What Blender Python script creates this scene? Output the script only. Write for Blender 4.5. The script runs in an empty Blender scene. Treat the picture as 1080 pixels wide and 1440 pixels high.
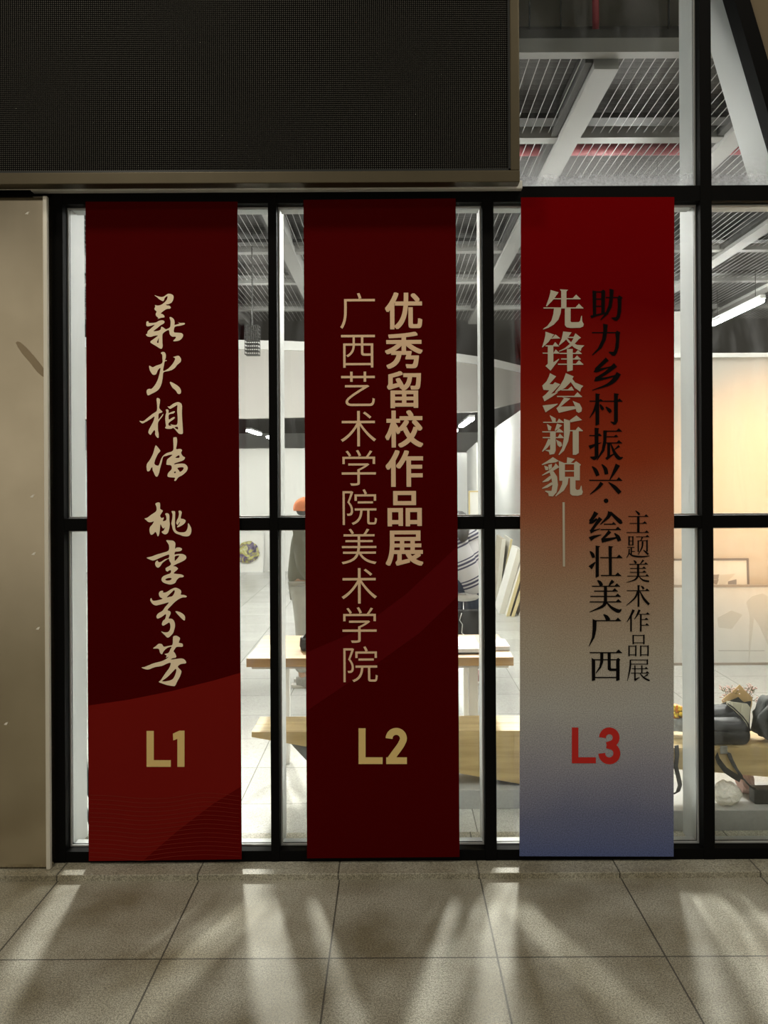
import bpy, bmesh, math, random
from mathutils import Vector, Matrix
random.seed(7)
SC = bpy.context.scene
COL = SC.collection
PI = math.pi

# ------------------------------------------------------------------ camera
F, CX, HY, HC = 1090.0, 552.0, 671.0, 1.71          # focal (px), vanishing point (px), camera height
ROLL = 0.0052
cd = bpy.data.cameras.new('camera'); cam = bpy.data.objects.new('camera', cd); COL.objects.link(cam)
cd.sensor_fit = 'VERTICAL'; cd.sensor_height = 36.0; cd.lens = F / 1440.0 * 36.0
cd.shift_x = (540 - CX) / 1440.0
cd.shift_y = (HY - 720) / 1440.0
cam.location = (0, 0, HC)
cam.rotation_mode = 'QUATERNION'
cam.rotation_quaternion = (Matrix.Rotation(PI / 2, 3, 'X') @ Matrix.Rotation(-ROLL, 3, 'Z')).to_quaternion()
cd.clip_start = 0.05; cd.clip_end = 200
SC.camera = cam

# ------------------------------------------------------------------ world, exposure, outdoor light
SC.view_settings.view_transform = 'Standard'
SC.view_settings.look = 'None'
SC.view_settings.gamma = 1.0
SC.view_settings.exposure = 0.0
SC.view_settings.use_curve_mapping = False
wd = bpy.data.worlds.new('night'); SC.world = wd; wd.use_nodes = True
wd.node_tree.nodes['Background'].inputs[0].default_value = (1.0, 0.90, 0.72, 1)
wd.node_tree.nodes['Background'].inputs[1].default_value = 0.52

def lamp(name, kind, loc, target, power, color, **kw):
    d = bpy.data.lights.new(name, kind); d.energy = power; d.color = color
    for k, v in kw.items(): setattr(d, k, v)
    o = bpy.data.objects.new(name, d); COL.objects.link(o); o.location = loc
    o.rotation_euler = (Vector(target) - Vector(loc)).to_track_quat('-Z', 'Y').to_euler()
    return o
lamp('outdoor_fill', 'AREA', (-1.6, 1.5, 5.5), (-1.6, 1.5, 0), 46, (1.0, 0.91, 0.75), shape='DISK', size=0.5)  # unseen outdoor fill lamps, added to lift paving and banners
lamp('outdoor_fill', 'AREA', (-2.6, -0.8, 5.5), (-2.6, -0.8, 0), 50, (1.0, 0.91, 0.75), shape='DISK', size=0.5)  # added fill behind the camera, brightens the ground mirrored in the pier
lamp('outdoor_fill', 'AREA', (1.8, 1.5, 5.5), (1.8, 1.5, 0), 46, (1.0, 0.91, 0.75), shape='DISK', size=0.5)

# ------------------------------------------------------------------ pixel -> world
def unroll(px, py):
    return px - ROLL * (py - 720), py + ROLL * (px - 540)
def W(px, py, Y):
    x, y = unroll(px, py)
    return Vector(((x - CX) * Y / F, Y, HC - (y - HY) * Y / F))
def XX(px, Y): return (px - CX) * Y / F
def ZZ(py, Y): return HC - (py - HY) * Y / F

# ------------------------------------------------------------------ materials
MATS = {}
def lin(r, g, b):
    f = lambda c: (c / 255 / 12.92) if c / 255 <= 0.04045 else ((c / 255 + 0.055) / 1.055) ** 2.4
    return (f(r), f(g), f(b), 1)
def newmat(name):
    m = bpy.data.materials.new(name); m.use_nodes = True
    return m, m.node_tree, m.node_tree.nodes['Principled BSDF']
def mat(name, col, rough=0.6, metal=0.0, noise=0.0, nscale=30, bump=0.0, emit=None, estr=0, spec=0.5):
    if name in MATS: return MATS[name]
    m, nt, b = newmat(name)
    b.inputs['Base Color'].default_value = (*col[:3], 1)
    b.inputs['Roughness'].default_value = rough
    b.inputs['Metallic'].default_value = metal
    b.inputs['Specular IOR Level'].default_value = spec
    tc = nt.nodes.new('ShaderNodeTexCoord')
    n = nt.nodes.new('ShaderNodeTexNoise'); n.inputs['Scale'].default_value = nscale; n.inputs['Detail'].default_value = 4
    nt.links.new(tc.outputs['Object'], n.inputs['Vector'])
    if noise:
        mr = nt.nodes.new('ShaderNodeMapRange')
        mr.inputs['To Min'].default_value = 1 - noise; mr.inputs['To Max'].default_value = 1 + noise
        nt.links.new(n.outputs['Fac'], mr.inputs['Value'])
        mx = nt.nodes.new('ShaderNodeVectorMath'); mx.operation = 'SCALE'
        mx.inputs[0].default_value = col[:3]
        nt.links.new(mr.outputs[0], mx.inputs['Scale']); nt.links.new(mx.outputs[0], b.inputs['Base Color'])
    if bump:
        bp = nt.nodes.new('ShaderNodeBump'); bp.inputs['Strength'].default_value = bump; bp.inputs['Distance'].default_value = 0.01
        nt.links.new(n.outputs['Fac'], bp.inputs['Height']); nt.links.new(bp.outputs[0], b.inputs['Normal'])
    if emit:
        b.inputs['Emission Color'].default_value = (*emit[:3], 1); b.inputs['Emission Strength'].default_value = estr
    MATS[name] = m
    return m

def N(nt, t, **kw):
    n = nt.nodes.new(t)
    for k, v in kw.items(): setattr(n, k, v)
    return n
def ramp(nt, stops, interp='LINEAR'):
    r = N(nt, 'ShaderNodeValToRGB'); cr = r.color_ramp; cr.interpolation = interp
    while len(cr.elements) < len(stops): cr.elements.new(0.5)
    for e, (p, c) in zip(cr.elements, stops): e.position = p; e.color = c
    return r

def tile_mat(name, base, dark, mortar, tw, th, ox, oy, rough, speck=0.35, rvar=0.1, stain=None):
    m, nt, b = newmat(name)
    tc = N(nt, 'ShaderNodeTexCoord'); mp = N(nt, 'ShaderNodeMapping')
    mp.inputs['Location'].default_value = (-ox, -oy, 0)
    nt.links.new(tc.outputs['Object'], mp.inputs['Vector'])
    br = N(nt, 'ShaderNodeTexBrick'); br.offset = 0; br.squash = 1
    br.inputs['Scale'].default_value = 1; br.inputs['Brick Width'].default_value = tw; br.inputs['Row Height'].default_value = th
    br.inputs['Mortar Size'].default_value = 0.0035; br.inputs['Mortar Smooth'].default_value = 0.2; br.inputs['Bias'].default_value = 0
    br.inputs['Color1'].default_value = (0.93, 0.93, 0.93, 1); br.inputs['Color2'].default_value = (1.07, 1.07, 1.07, 1)
    br.inputs['Mortar'].default_value = (mortar, mortar, mortar, 1)
    nt.links.new(mp.outputs[0], br.inputs['Vector'])
    n1 = N(nt, 'ShaderNodeTexNoise'); n1.inputs['Scale'].default_value = 260; n1.inputs['Detail'].default_value = 3; n1.inputs['Roughness'].default_value = 0.8
    n2 = N(nt, 'ShaderNodeTexNoise'); n2.inputs['Scale'].default_value = 3.0; n2.inputs['Detail'].default_value = 6
    n3 = N(nt, 'ShaderNodeTexNoise'); n3.inputs['Scale'].default_value = 130; n3.inputs['Detail'].default_value = 3
    for n in (n1, n2, n3): nt.links.new(tc.outputs['Object'], n.inputs['Vector'])
    r1 = ramp(nt, [(0.36, dark), (0.62, base)])
    nt.links.new(n1.outputs['Fac'], r1.inputs['Fac'])
    r2 = ramp(nt, [(0.3, (0.55, 0.50, 0.40, 1)), (0.62, (1.04, 1.04, 1.04, 1))] if stain else [(0.3, (0.92, 0.92, 0.92, 1)), (0.7, (1.04, 1.04, 1.04, 1))])
    nt.links.new(n2.outputs['Fac'], r2.inputs['Fac'])
    r3 = ramp(nt, [(0.35, (1 - speck,) * 3 + (1,)), (0.6, (1.1, 1.1, 1.1, 1))])
    nt.links.new(n3.outputs['Fac'], r3.inputs['Fac'])
    cur = r1.outputs[0]
    for o in (r2.outputs[0], r3.outputs[0], br.outputs['Color']):
        mx = N(nt, 'ShaderNodeMix', data_type='RGBA', blend_type='MULTIPLY'); mx.inputs[0].default_value = 1
        nt.links.new(cur, mx.inputs[6]); nt.links.new(o, mx.inputs[7]); cur = mx.outputs[2]
    nt.links.new(cur, b.inputs['Base Color'])
    mr = N(nt, 'ShaderNodeMapRange'); mr.inputs['To Min'].default_value = rough - rvar; mr.inputs['To Max'].default_value = rough + rvar
    nt.links.new(n3.outputs['Fac'], mr.inputs['Value']); nt.links.new(mr.outputs[0], b.inputs['Roughness'])
    bp = N(nt, 'ShaderNodeBump'); bp.inputs['Strength'].default_value = 0.15; bp.inputs['Distance'].default_value = 0.002
    nt.links.new(n1.outputs['Fac'], bp.inputs['Height']); nt.links.new(bp.outputs[0], b.inputs['Normal'])
    return m

M_paving = tile_mat('granite_paving', (0.57, 0.555, 0.465, 1), (0.18, 0.172, 0.135, 1), 0.22, 0.5985, 0.595, -0.833, 2.757 - 0.595 * 4, 0.58, 0.35, 0.10, True)
M_ledge = tile_mat('granite_ledge', (0.60, 0.585, 0.49, 1), (0.24, 0.232, 0.185, 1), 0.25, 0.5985, 2.0, -0.838, 2.5, 0.5, 0.35, 0.1, True)
M_gfloor = tile_mat('gallery_floor_tile', (0.62, 0.62, 0.59, 1), (0.42, 0.42, 0.39, 1), 0.45, 0.598, 0.5, -0.8, 0.02, 0.24, 0.12, 0.06)
M_black = mat('black_aluminium', (0.004, 0.004, 0.004), 0.6, 0.0, spec=0.04)
M_reveal = mat('dark_gasket', (0.02, 0.022, 0.022), 0.3)
M_grey = mat('grey_painted_steel', (0.42, 0.44, 0.44), 0.45, 0, 0.05, 6)
M_white = mat('white_wall_paint', (0.78, 0.78, 0.75), 0.8, 0, 0.03, 2)
M_beige = mat('beige_wall_paint', (0.62, 0.58, 0.52), 0.8, 0, 0.03, 2)
M_fascia = mat('fascia_paint', (0.50, 0.48, 0.45), 0.8, 0, 0.04, 3)
M_slab = mat('concrete_slab', (0.75, 0.71, 0.63), 0.85, 0, 0.12, 3)
M_tanwall = mat('tan_render_wall', (0.12, 0.09, 0.05), 0.8, 0, 0.15, 5)
M_beam = mat('grey_ceiling_beam', (0.17, 0.17, 0.163), 0.6, 0, 0.08, 5)
M_dbeam = mat('dark_ceiling_beam', (0.022, 0.022, 0.021), 0.6)
M_wire = mat('pale_ceiling_wire', (0.24, 0.24, 0.235), 0.5, 0.0)
M_red_pipe = mat('red_pipe_paint', (0.22, 0.025, 0.035), 0.5)
M_lip = mat('white_lip_paint', (0.85, 0.85, 0.83), 0.6)

def steel():
    m, nt, b = newmat('brushed_stainless_steel')
    b.inputs['Metallic'].default_value = 1.0
    tc = N(nt, 'ShaderNodeTexCoord'); mp = N(nt, 'ShaderNodeMapping'); mp.inputs['Scale'].default_value = (60, 60, 1.2)
    nt.links.new(tc.outputs['Object'], mp.inputs['Vector'])
    n = N(nt, 'ShaderNodeTexNoise'); n.inputs['Scale'].default_value = 1; n.inputs['Detail'].default_value = 3
    nt.links.new(mp.outputs[0], n.inputs['Vector'])
    n2 = N(nt, 'ShaderNodeTexNoise'); n2.inputs['Scale'].default_value = 2.2; n2.inputs['Detail'].default_value = 5
    nt.links.new(tc.outputs['Object'], n2.inputs['Vector'])
    r = ramp(nt, [(0.3, (0.50, 0.44, 0.33, 1)), (0.7, (0.64, 0.57, 0.44, 1))])
    nt.links.new(n2.outputs['Fac'], r.inputs['Fac']); nt.links.new(r.outputs[0], b.inputs['Base Color'])
    mr = N(nt, 'ShaderNodeMapRange'); mr.inputs['To Min'].default_value = 0.22; mr.inputs['To Max'].default_value = 0.27
    nt.links.new(n.outputs['Fac'], mr.inputs['Value']); nt.links.new(mr.outputs[0], b.inputs['Roughness'])
    bp = N(nt, 'ShaderNodeBump'); bp.inputs['Strength'].default_value = 0.12; bp.inputs['Distance'].default_value = 0.004
    nt.links.new(n2.outputs['Fac'], bp.inputs['Height']); nt.links.new(bp.outputs[0], b.inputs['Normal'])
    return m
M_steel = steel()
M_bezel = mat('bronze_bezel_metal', (0.085, 0.07, 0.042), 0.45, 0.6, 0.12, 9)
M_flash = mat('satin_metal_flashing', (0.72, 0.72, 0.68), 0.5, 0.25, 0.1, 12)

def glass():
    m = bpy.data.materials.new('window_glass'); m.use_nodes = True; nt = m.node_tree
    nt.nodes.clear()
    out = N(nt, 'ShaderNodeOutputMaterial')
    tr = N(nt, 'ShaderNodeBsdfTransparent'); tr.inputs[0].default_value = (0.93, 0.95, 0.94, 1)
    gl = N(nt, 'ShaderNodeBsdfGlossy'); gl.inputs['Roughness'].default_value = 0.02
    fr = N(nt, 'ShaderNodeFresnel'); fr.inputs[0].default_value = 1.45
    mx = N(nt, 'ShaderNodeMixShader')
    nt.links.new(fr.outputs[0], mx.inputs[0]); nt.links.new(tr.outputs[0], mx.inputs[1]); nt.links.new(gl.outputs[0], mx.inputs[2])
    # dust and smears on the pane
    tc = N(nt, 'ShaderNodeTexCoord')
    mp = N(nt, 'ShaderNodeMapping'); mp.inputs['Scale'].default_value = (9, 9, 2.2)
    nt.links.new(tc.outputs['Object'], mp.inputs['Vector'])
    n = N(nt, 'ShaderNodeTexNoise'); n.inputs['Scale'].default_value = 1.0; n.inputs['Detail'].default_value = 8; n.inputs['Roughness'].default_value = 0.75; n.inputs['Distortion'].default_value = 1.2
    nt.links.new(mp.outputs[0], n.inputs['Vector'])
    r = ramp(nt, [(0.48, (0.0,) * 3 + (1,)), (0.80, (0.055,) * 3 + (1,))]); nt.links.new(n.outputs['Fac'], r.inputs['Fac'])
    df = N(nt, 'ShaderNodeBsdfDiffuse'); df.inputs[0].default_value = (0.7, 0.72, 0.75, 1)
    tl = N(nt, 'ShaderNodeBsdfTranslucent'); tl.inputs[0].default_value = (0.7, 0.72, 0.75, 1)
    md = N(nt, 'ShaderNodeMixShader'); md.inputs[0].default_value = 0.6
    nt.links.new(df.outputs[0], md.inputs[1]); nt.links.new(tl.outputs[0], md.inputs[2])
    m2 = N(nt, 'ShaderNodeMixShader')
    nt.links.new(r.outputs[0], m2.inputs[0]); nt.links.new(mx.outputs[0], m2.inputs[1]); nt.links.new(md.outputs[0], m2.inputs[2])
    nt.links.new(m2.outputs[0], out.inputs[0])
    return m
M_glass = glass()

def dusty_glass(z0):
    """pane with a bank of settled dust rising from its bottom edge at height z0"""
    m = M_glass.copy(); m.name = 'dusty_window_glass'; nt = m.node_tree
    m2 = [n for n in nt.nodes if n.type == 'MIX_SHADER' and any(l.from_node.type == 'VALTORGB' for l in n.inputs[0].links)][0]
    r = m2.inputs[0].links[0].from_node
    tc = [n for n in nt.nodes if n.type == 'TEX_COORD'][0]
    sp = N(nt, 'ShaderNodeSeparateXYZ'); nt.links.new(tc.outputs['Object'], sp.inputs[0])
    mr = N(nt, 'ShaderNodeMapRange'); mr.inputs['From Min'].default_value = z0; mr.inputs['From Max'].default_value = z0 + 0.26
    mr.inputs['To Min'].default_value = 1; mr.inputs['To Max'].default_value = 0
    nt.links.new(sp.outputs['Z'], mr.inputs['Value'])
    pw = N(nt, 'ShaderNodeMath', operation='POWER'); pw.inputs[1].default_value = 2.4; nt.links.new(mr.outputs[0], pw.inputs[0])
    n = N(nt, 'ShaderNodeTexNoise'); n.inputs['Scale'].default_value = 75; n.inputs['Detail'].default_value = 8; n.inputs['Roughness'].default_value = 0.8
    nt.links.new(tc.outputs['Object'], n.inputs['Vector'])
    mu = N(nt, 'ShaderNodeMath', operation='MULTIPLY'); nt.links.new(pw.outputs[0], mu.inputs[0]); nt.links.new(n.outputs['Fac'], mu.inputs[1])
    ml = N(nt, 'ShaderNodeMath', operation='MULTIPLY'); ml.inputs[1].default_value = 1.15; nt.links.new(mu.outputs[0], ml.inputs[0])
    ad = N(nt, 'ShaderNodeMath', operation='ADD', use_clamp=True); nt.links.new(ml.outputs[0], ad.inputs[0]); nt.links.new(r.outputs[0], ad.inputs[1])
    nt.links.new(ad.outputs[0], m2.inputs[0])
    return m

def wood(name, a, bcol, axis_scale=(2, 30, 30)):
    m, nt, b = newmat(name)
    tc = N(nt, 'ShaderNodeTexCoord'); mp = N(nt, 'ShaderNodeMapping'); mp.inputs['Scale'].default_value = axis_scale
    nt.links.new(tc.outputs['Object'], mp.inputs['Vector'])
    n = N(nt, 'ShaderNodeTexNoise'); n.inputs['Scale'].default_value = 1; n.inputs['Detail'].default_value = 6; n.inputs['Distortion'].default_value = 0.6
    nt.links.new(mp.outputs[0], n.inputs['Vector'])
    r = ramp(nt, [(0.3, a), (0.7, bcol)]); nt.links.new(n.outputs['Fac'], r.inputs['Fac'])
    nt.links.new(r.outputs[0], b.inputs['Base Color']); b.inputs['Roughness'].default_value = 0.45
    return m
M_pine = wood('pale_pine_wood', (0.40, 0.28, 0.12, 1), (0.58, 0.43, 0.20, 1))
M_oak = wood('oak_table_wood', (0.30, 0.17, 0.07, 1), (0.46, 0.28, 0.12, 1))

def led_mat():
    m, nt, b = newmat('led_screen_face')
    tc = N(nt, 'ShaderNodeTexCoord'); sp = N(nt, 'ShaderNodeSeparateXYZ'); nt.links.new(tc.outputs['Object'], sp.inputs[0])
    P = 0.0085
    def cell(sock):
        d = N(nt, 'ShaderNodeMath', operation='DIVIDE'); d.inputs[1].default_value = P; nt.links.new(sock, d.inputs[0])
        f = N(nt, 'ShaderNodeMath', operation='FRACT'); nt.links.new(d.outputs[0], f.inputs[0])
        s = N(nt, 'ShaderNodeMath', operation='SUBTRACT'); s.inputs[1].default_value = 0.5; nt.links.new(f.outputs[0], s.inputs[0])
        q = N(nt, 'ShaderNodeMath', operation='POWER'); q.inputs[1].default_value = 2; 
        a = N(nt, 'ShaderNodeMath', operation='ABSOLUTE'); nt.links.new(s.outputs[0], a.inputs[0]); nt.links.new(a.outputs[0], q.inputs[0])
        return q.outputs[0]
    ad = N(nt, 'ShaderNodeMath', operation='ADD'); nt.links.new(cell(sp.outputs['X']), ad.inputs[0]); nt.links.new(cell(sp.outputs['Z']), ad.inputs[1])
    lt = N(nt, 'ShaderNodeMath', operation='LESS_THAN'); lt.inputs[1].default_value = 0.075; nt.links.new(ad.outputs[0], lt.inputs[0])
    mx = N(nt, 'ShaderNodeMix', data_type='RGBA')
    mx.inputs[6].default_value = (0.0018, 0.0017, 0.0015, 1); mx.inputs[7].default_value = (0.075, 0.072, 0.064, 1)
    nt.links.new(lt.outputs[0], mx.inputs[0]); nt.links.new(mx.outputs[2], b.inputs['Base Color'])
    b.inputs['Roughness'].default_value = 0.8; b.inputs['Specular IOR Level'].default_value = 0.03
    return m
M_led = led_mat()

# ------------------------------------------------------------------ mesh helpers
def box(bm, x0, x1, y0, y1, z0, z1, bev=0):
    vs = [bm.verts.new((x, y, z)) for x in (x0, x1) for y in (y0, y1) for z in (z0, z1)]
    fs = [bm.faces.new([vs[i] for i in f]) for f in ((0, 1, 3, 2), (4, 6, 7, 5), (0, 4, 5, 1), (2, 3, 7, 6), (0, 2, 6, 4), (1, 5, 7, 3))]
    if bev:
        es = list({e for f in fs for e in f.edges})
        bmesh.ops.bevel(bm, geom=es, offset=bev, segments=3, affect='EDGES', profile=0.6)
    return fs
def prism(bm, pts, d):
    """closed polygon of 3D points extruded along vector d"""
    d = Vector(d); a = [bm.verts.new(p) for p in pts]; b = [bm.verts.new(Vector(p) + d) for p in pts]
    n = len(a); bm.faces.new(a); bm.faces.new(b[::-1])
    for i in range(n): bm.faces.new((a[i], b[i], b[(i + 1) % n], a[(i + 1) % n]))
def tube(bm, pts, r, seg=10):
    pts = [Vector(p) for p in pts]; rs = r if isinstance(r, (list, tuple)) else [r] * len(pts)
    rings = []; up = None
    for i, p in enumerate(pts):
        t = (pts[min(i + 1, len(pts) - 1)] - pts[max(i - 1, 0)]).normalized()
        if up is None: up = t.orthogonal().normalized()
        up = (up - t * up.dot(t)).normalized(); s = t.cross(up)
        rings.append([bm.verts.new(p + (up * math.cos(k * 2 * PI / seg) + s * math.sin(k * 2 * PI / seg)) * rs[i]) for k in range(seg)])
    for a, b in zip(rings, rings[1:]):
        for k in range(seg): bm.faces.new((a[k], a[(k + 1) % seg], b[(k + 1) % seg], b[k]))
    bm.faces.new(rings[0][::-1]); bm.faces.new(rings[-1])
def strap(bm, pts, w, t=0.004):
    """flat webbing along pts; w is the width vector"""
    w = Vector(w) * 0.5; pts = [Vector(p) for p in pts]; rings = []
    for i, p in enumerate(pts):
        d = (pts[min(i + 1, len(pts) - 1)] - pts[max(i - 1, 0)]).normalized(); n = d.cross(w).normalized() * t * 0.5
        rings.append([bm.verts.new(q) for q in (p - w - n, p + w - n, p + w + n, p - w + n)])
    for a, b in zip(rings, rings[1:]):
        for k in range(4): bm.faces.new((a[k], a[(k + 1) % 4], b[(k + 1) % 4], b[k]))
    bm.faces.new(rings[0][::-1]); bm.faces.new(rings[-1])
def ball(bm, c, r, seg=16, ring=10):
    rr = r if isinstance(r, (tuple, list)) else (r, r, r)
    m = Matrix.Translation(c) @ Matrix.Diagonal((*rr, 1))
    bmesh.ops.create_uvsphere(bm, u_segments=seg, v_segments=ring, radius=1, matrix=m)
def crumple(bm, amt, seed=0, scale=20):
    from mathutils import noise
    for v in bm.verts:
        v.co += noise.noise_vector(v.co * scale + Vector((seed, 0, 0))) * amt
def obj(name, bm, material, parent=None, smooth=False):
    bmesh.ops.recalc_face_normals(bm, faces=bm.faces)
    me = bpy.data.meshes.new(name); 
    off = Vector((0, 0, 0)); p = parent
    while p: off += p.location; p = p.parent
    if off.length: bmesh.ops.translate(bm, verts=bm.verts, vec=-off)
    bm.to_mesh(me); bm.free()
    me.materials.append(material)
    if smooth:
        for pl in me.polygons: pl.use_smooth = True
    o = bpy.data.objects.new(name, me); COL.objects.link(o)
    if parent: o.parent = parent
    return o
def BM(): return bmesh.new()
def boxobj(name, dims, m, parent=None, bev=0):
    bm = BM(); box(bm, *dims, bev); return obj(name, bm, m, parent)
def struct(o):
    o['kind'] = 'structure'; return o
def tag(o, label, cat, group=None):
    o['label'] = label; o['category'] = cat
    if group: o['group'] = group
    return o
def thing(name, loc, label, cat, group=None):
    o = bpy.data.objects.new(name, None); COL.objects.link(o); o.location = loc; o.empty_display_size = 0.1
    return tag(o, label, cat, group)

# ================================================================== SETTING: outside
YF = 3.40
struct(boxobj('floor', (-9, 9, -6, 3.295, -0.1, 0.0), M_paving))
struct(boxobj('trim_1', (-9, 9, 3.295, 3.68, -0.1, 0.025), M_ledge, bev=0.003))       # granite ledge under the glazing
# steel clad pier on the left
struct(boxobj('wall_left', (-3.4, XX(68, 3.345), 3.345, 3.68, 0.025, 2.935), M_steel, bev=0.022))

def pier_mark(name, pts, m):
    bm = filled([pts], 3.3445, 0.0006); o = obj(name, bm, m, bpy.data.objects['wall_left']); return o
M_scuff = mat('tan_scuff', (0.27, 0.21, 0.13), 0.6); M_chip = mat('white_paint_chip', (0.8, 0.78, 0.7), 0.7)
boxobj('edge_glint', (XX(62.5, 3.345), XX(68.5, 3.345), 3.339, 3.36, 0.026, 2.93), mat('pale_edge_glint', (0.8, 0.78, 0.7), 0.4, 0.4), bpy.data.objects['wall_left'], 0.004)  # pale strip paints the bright highlight along the pier's edge
# canopy over the pavement, its outer beam on the left
struct(boxobj('ceiling_canopy', (-7.3, 9, -6, 3.25, 5.6, 5.75), mat('dark_canopy_soffit', (0.05, 0.046, 0.04), 0.7))).name = 'ceiling.010'
struct(boxobj('trim_70', (-7.6, -7.3, -6, 3.4, 5.1, 5.75), mat('canopy_beam_paint', (0.3, 0.26, 0.18), 0.6)))
# curtain wall frame
ZT1, ZT0 = ZZ(262.5, YF), ZZ(284.5, YF)
ZM1, ZM0 = ZZ(727, YF), ZZ(744.5, YF)
ZB1 = ZZ(1196, YF)
XL = XX(-300, YF); XR = XX(1500, YF)
TOP = 5.6
tn = [1]
def trim(dims, m=M_black):
    tn[0] += 1
    return struct(boxobj('trim_%d' % tn[0], dims, m, bev=0.002))
MULL = [(70, 89.5), (378.5, 390.5), (680, 696), (987, 1003), (1290, 1306)]
for i, (a, b) in enumerate(MULL):
    xa, xb = XX(a, YF), XX(b, YF)
    trim((xa, xb, YF, 3.485, 0.025, TOP))
    trim((xa + 0.004, xb - 0.004, 3.485, 3.655, 0.026, TOP), M_grey)
cells = [(XX(89.5, YF), XX(378.5, YF)), (XX(390.5, YF), XX(680, YF)), (XX(696, YF), XX(987, YF)), (XX(1003, YF), XX(1290, YF))]
# three rails: black caps in front, grey rails inside
for (z0, z1, yin) in ((0.025, ZB1, 3.53), (ZM0, ZM1, 3.53), (ZT0, ZT1, 3.56)):
    for (xa, xb) in cells:
        trim((xa, xb, YF + 0.002, 3.485, z0, z1))
        trim((xa + 0.001, xb - 0.001, 3.485, yin, z0 + 0.004, z1 - 0.004), M_grey)
wn = [0]
M_dusty = dusty_glass(ZT1)
for (xa, xb) in cells:
    for (z0, z1) in ((ZB1, ZM0), (ZM1, ZT0), (ZT1, TOP)):
        wn[0] += 1
        g = struct(boxobj('window_%d' % wn[0], (xa, xb, 3.462, 3.472, z0, z1), M_dusty if z0 == ZT1 else M_glass))
        # thin glazing bead round the pane
        bm = BM(); t = 0.006
        for d in ((xa, xa + t, 3.452, 3.462, z0, z1), (xb - t, xb, 3.452, 3.462, z0, z1), (xa + t, xb - t, 3.452, 3.462, z0, z0 + t), (xa + t, xb - t, 3.452, 3.462, z1 - t, z1)):
            box(bm, *d)
        obj('glazing_bead', bm, M_grey, g)
# slanted jamb at the top right, with the tan wall beyond it
def slant(px_top, px_bot, Y, y_top=-60, y_bot=262):
    return XX(px_top, Y), ZZ(y_top, Y), XX(px_bot, Y), ZZ(y_bot, Y)
def slanted(name, x_at0, w, Y0, Y1, m):
    k = 0.29
    pts = []
    for (yy, dx) in ((-60, 0), (262, 0), (262, w), (-60, w)):
        px = x_at0 + k * yy + dx
        pts.append((XX(px, YF), Y0, ZZ(yy, YF)))
    bm = BM(); prism(bm, pts, (0, Y1 - Y0, 0)); return struct(obj(name, bm, m))
slanted('trim_60', 1035, 22, YF - 0.004, 3.484, M_black)
slanted('trim_61', 1036, 18, 3.485, 3.70, M_grey)
slanted('wall_right', 1057.5, 420, YF + 0.01, 3.46, M_tanwall)
# satin flashing over the top rail, under the screen
bm = BM(); box(bm, XX(50, YF), XX(735, YF), 3.365, YF, ZZ(270, YF), ZZ(262, YF) + 0.01, 0.004)
struct(obj('trim_62', bm, M_flash))
struct(boxobj('trim_63', (-3.4, XX(75, YF), 3.40, 3.66, 2.945, TOP), M_black))

# ================================================================== SETTING: inside
struct(boxobj('floor_gallery', (-9, 9, 3.68, 30, -0.1, 0.02), M_gfloor)).name = 'floor.001'
struct(boxobj('ceiling', (-9, 9, 3.45, 13.5, 6.0, 6.15), M_slab))
struct(boxobj('wall_back', (-9, 9, 29.8, 30, 0, 6), M_white))
struct(boxobj('wall_west', (-9.1, -9, 3.45, 30, 0, 6.1), M_white))
struct(boxobj('wall_east', (9, 9.1, 3.45, 30, 0, 6.1), M_beige))
for nm, xa, xb in (('wall_front', -9, -3.4), ('wall_front.001', XX(1306, YF), 9)):
    struct(boxobj(nm, (xa, xb, 3.42, 3.68, 0, 6), M_white))
struct(boxobj('wall_lintel', (-9, 9, 3.42, 3.68, TOP, 6), M_beige))

# open mesh ceiling: dark deck, wires running into the room, slats across
def deck():
    m, nt, b = newmat('slatted_ceiling_deck')
    tc = N(nt, 'ShaderNodeTexCoord'); sp = N(nt, 'ShaderNodeSeparateXYZ'); nt.links.new(tc.outputs['Object'], sp.inputs[0])
    d = N(nt, 'ShaderNodeMath', operation='DIVIDE'); d.inputs[1].default_value = 0.075; nt.links.new(sp.outputs['Y'], d.inputs[0])
    f = N(nt, 'ShaderNodeMath', operation='FRACT'); nt.links.new(d.outputs[0], f.inputs[0])
    r = ramp(nt, [(0.0, (0.030, 0.029, 0.028, 1)), (0.74, (0.042, 0.041, 0.039, 1)), (0.78, (0.075, 0.073, 0.07, 1)), (0.97, (0.016, 0.016, 0.015, 1))])
    nt.links.new(f.outputs[0], r.inputs['Fac']); nt.links.new(r.outputs[0], b.inputs['Base Color']); b.inputs['Roughness'].default_value = 0.7
    return m
struct(boxobj('ceiling.001', (-9, 9, 4.98, 13.4, 4.55, 4.60), deck()))
bm = BM()
x = -8.9
while x < 8.9:
    box(bm, x, x + 0.0045, 4.98, 13.3, 4.398, 4.403); x += 0.068
struct(obj('ceiling_wires', bm, M_wire)).name = 'ceiling.002'
BEAMS_Y = [4.94, 6.12, 7.6, 9.15, 10.6, 12.3]
for i, y in enumerate(BEAMS_Y):
    if i == 0:
        trim((-9, 9, y - 0.05, y + 0.03, 4.475, 4.53), M_dbeam)
        trim((-9, 9, y - 0.05, y + 0.03, 4.385, 4.475), M_beam)
    else:
        trim((-9, 9, y - 0.05, y + 0.06, 4.36, 4.47), M_beam)
        trim((-9, 9, y - 0.30, y - 0.16, 4.40, 4.44), M_dbeam)
for k in range(-5, 6):
    xb = 1.39 + 1.3 * k
    trim((xb - 0.08, xb + 0.08, 4.99, 13.3, 4.33, 4.50), M_beam)
    trim((xb - 0.135, xb - 0.085, 4.99, 13.3, 4.37, 4.50), M_dbeam)
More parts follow.
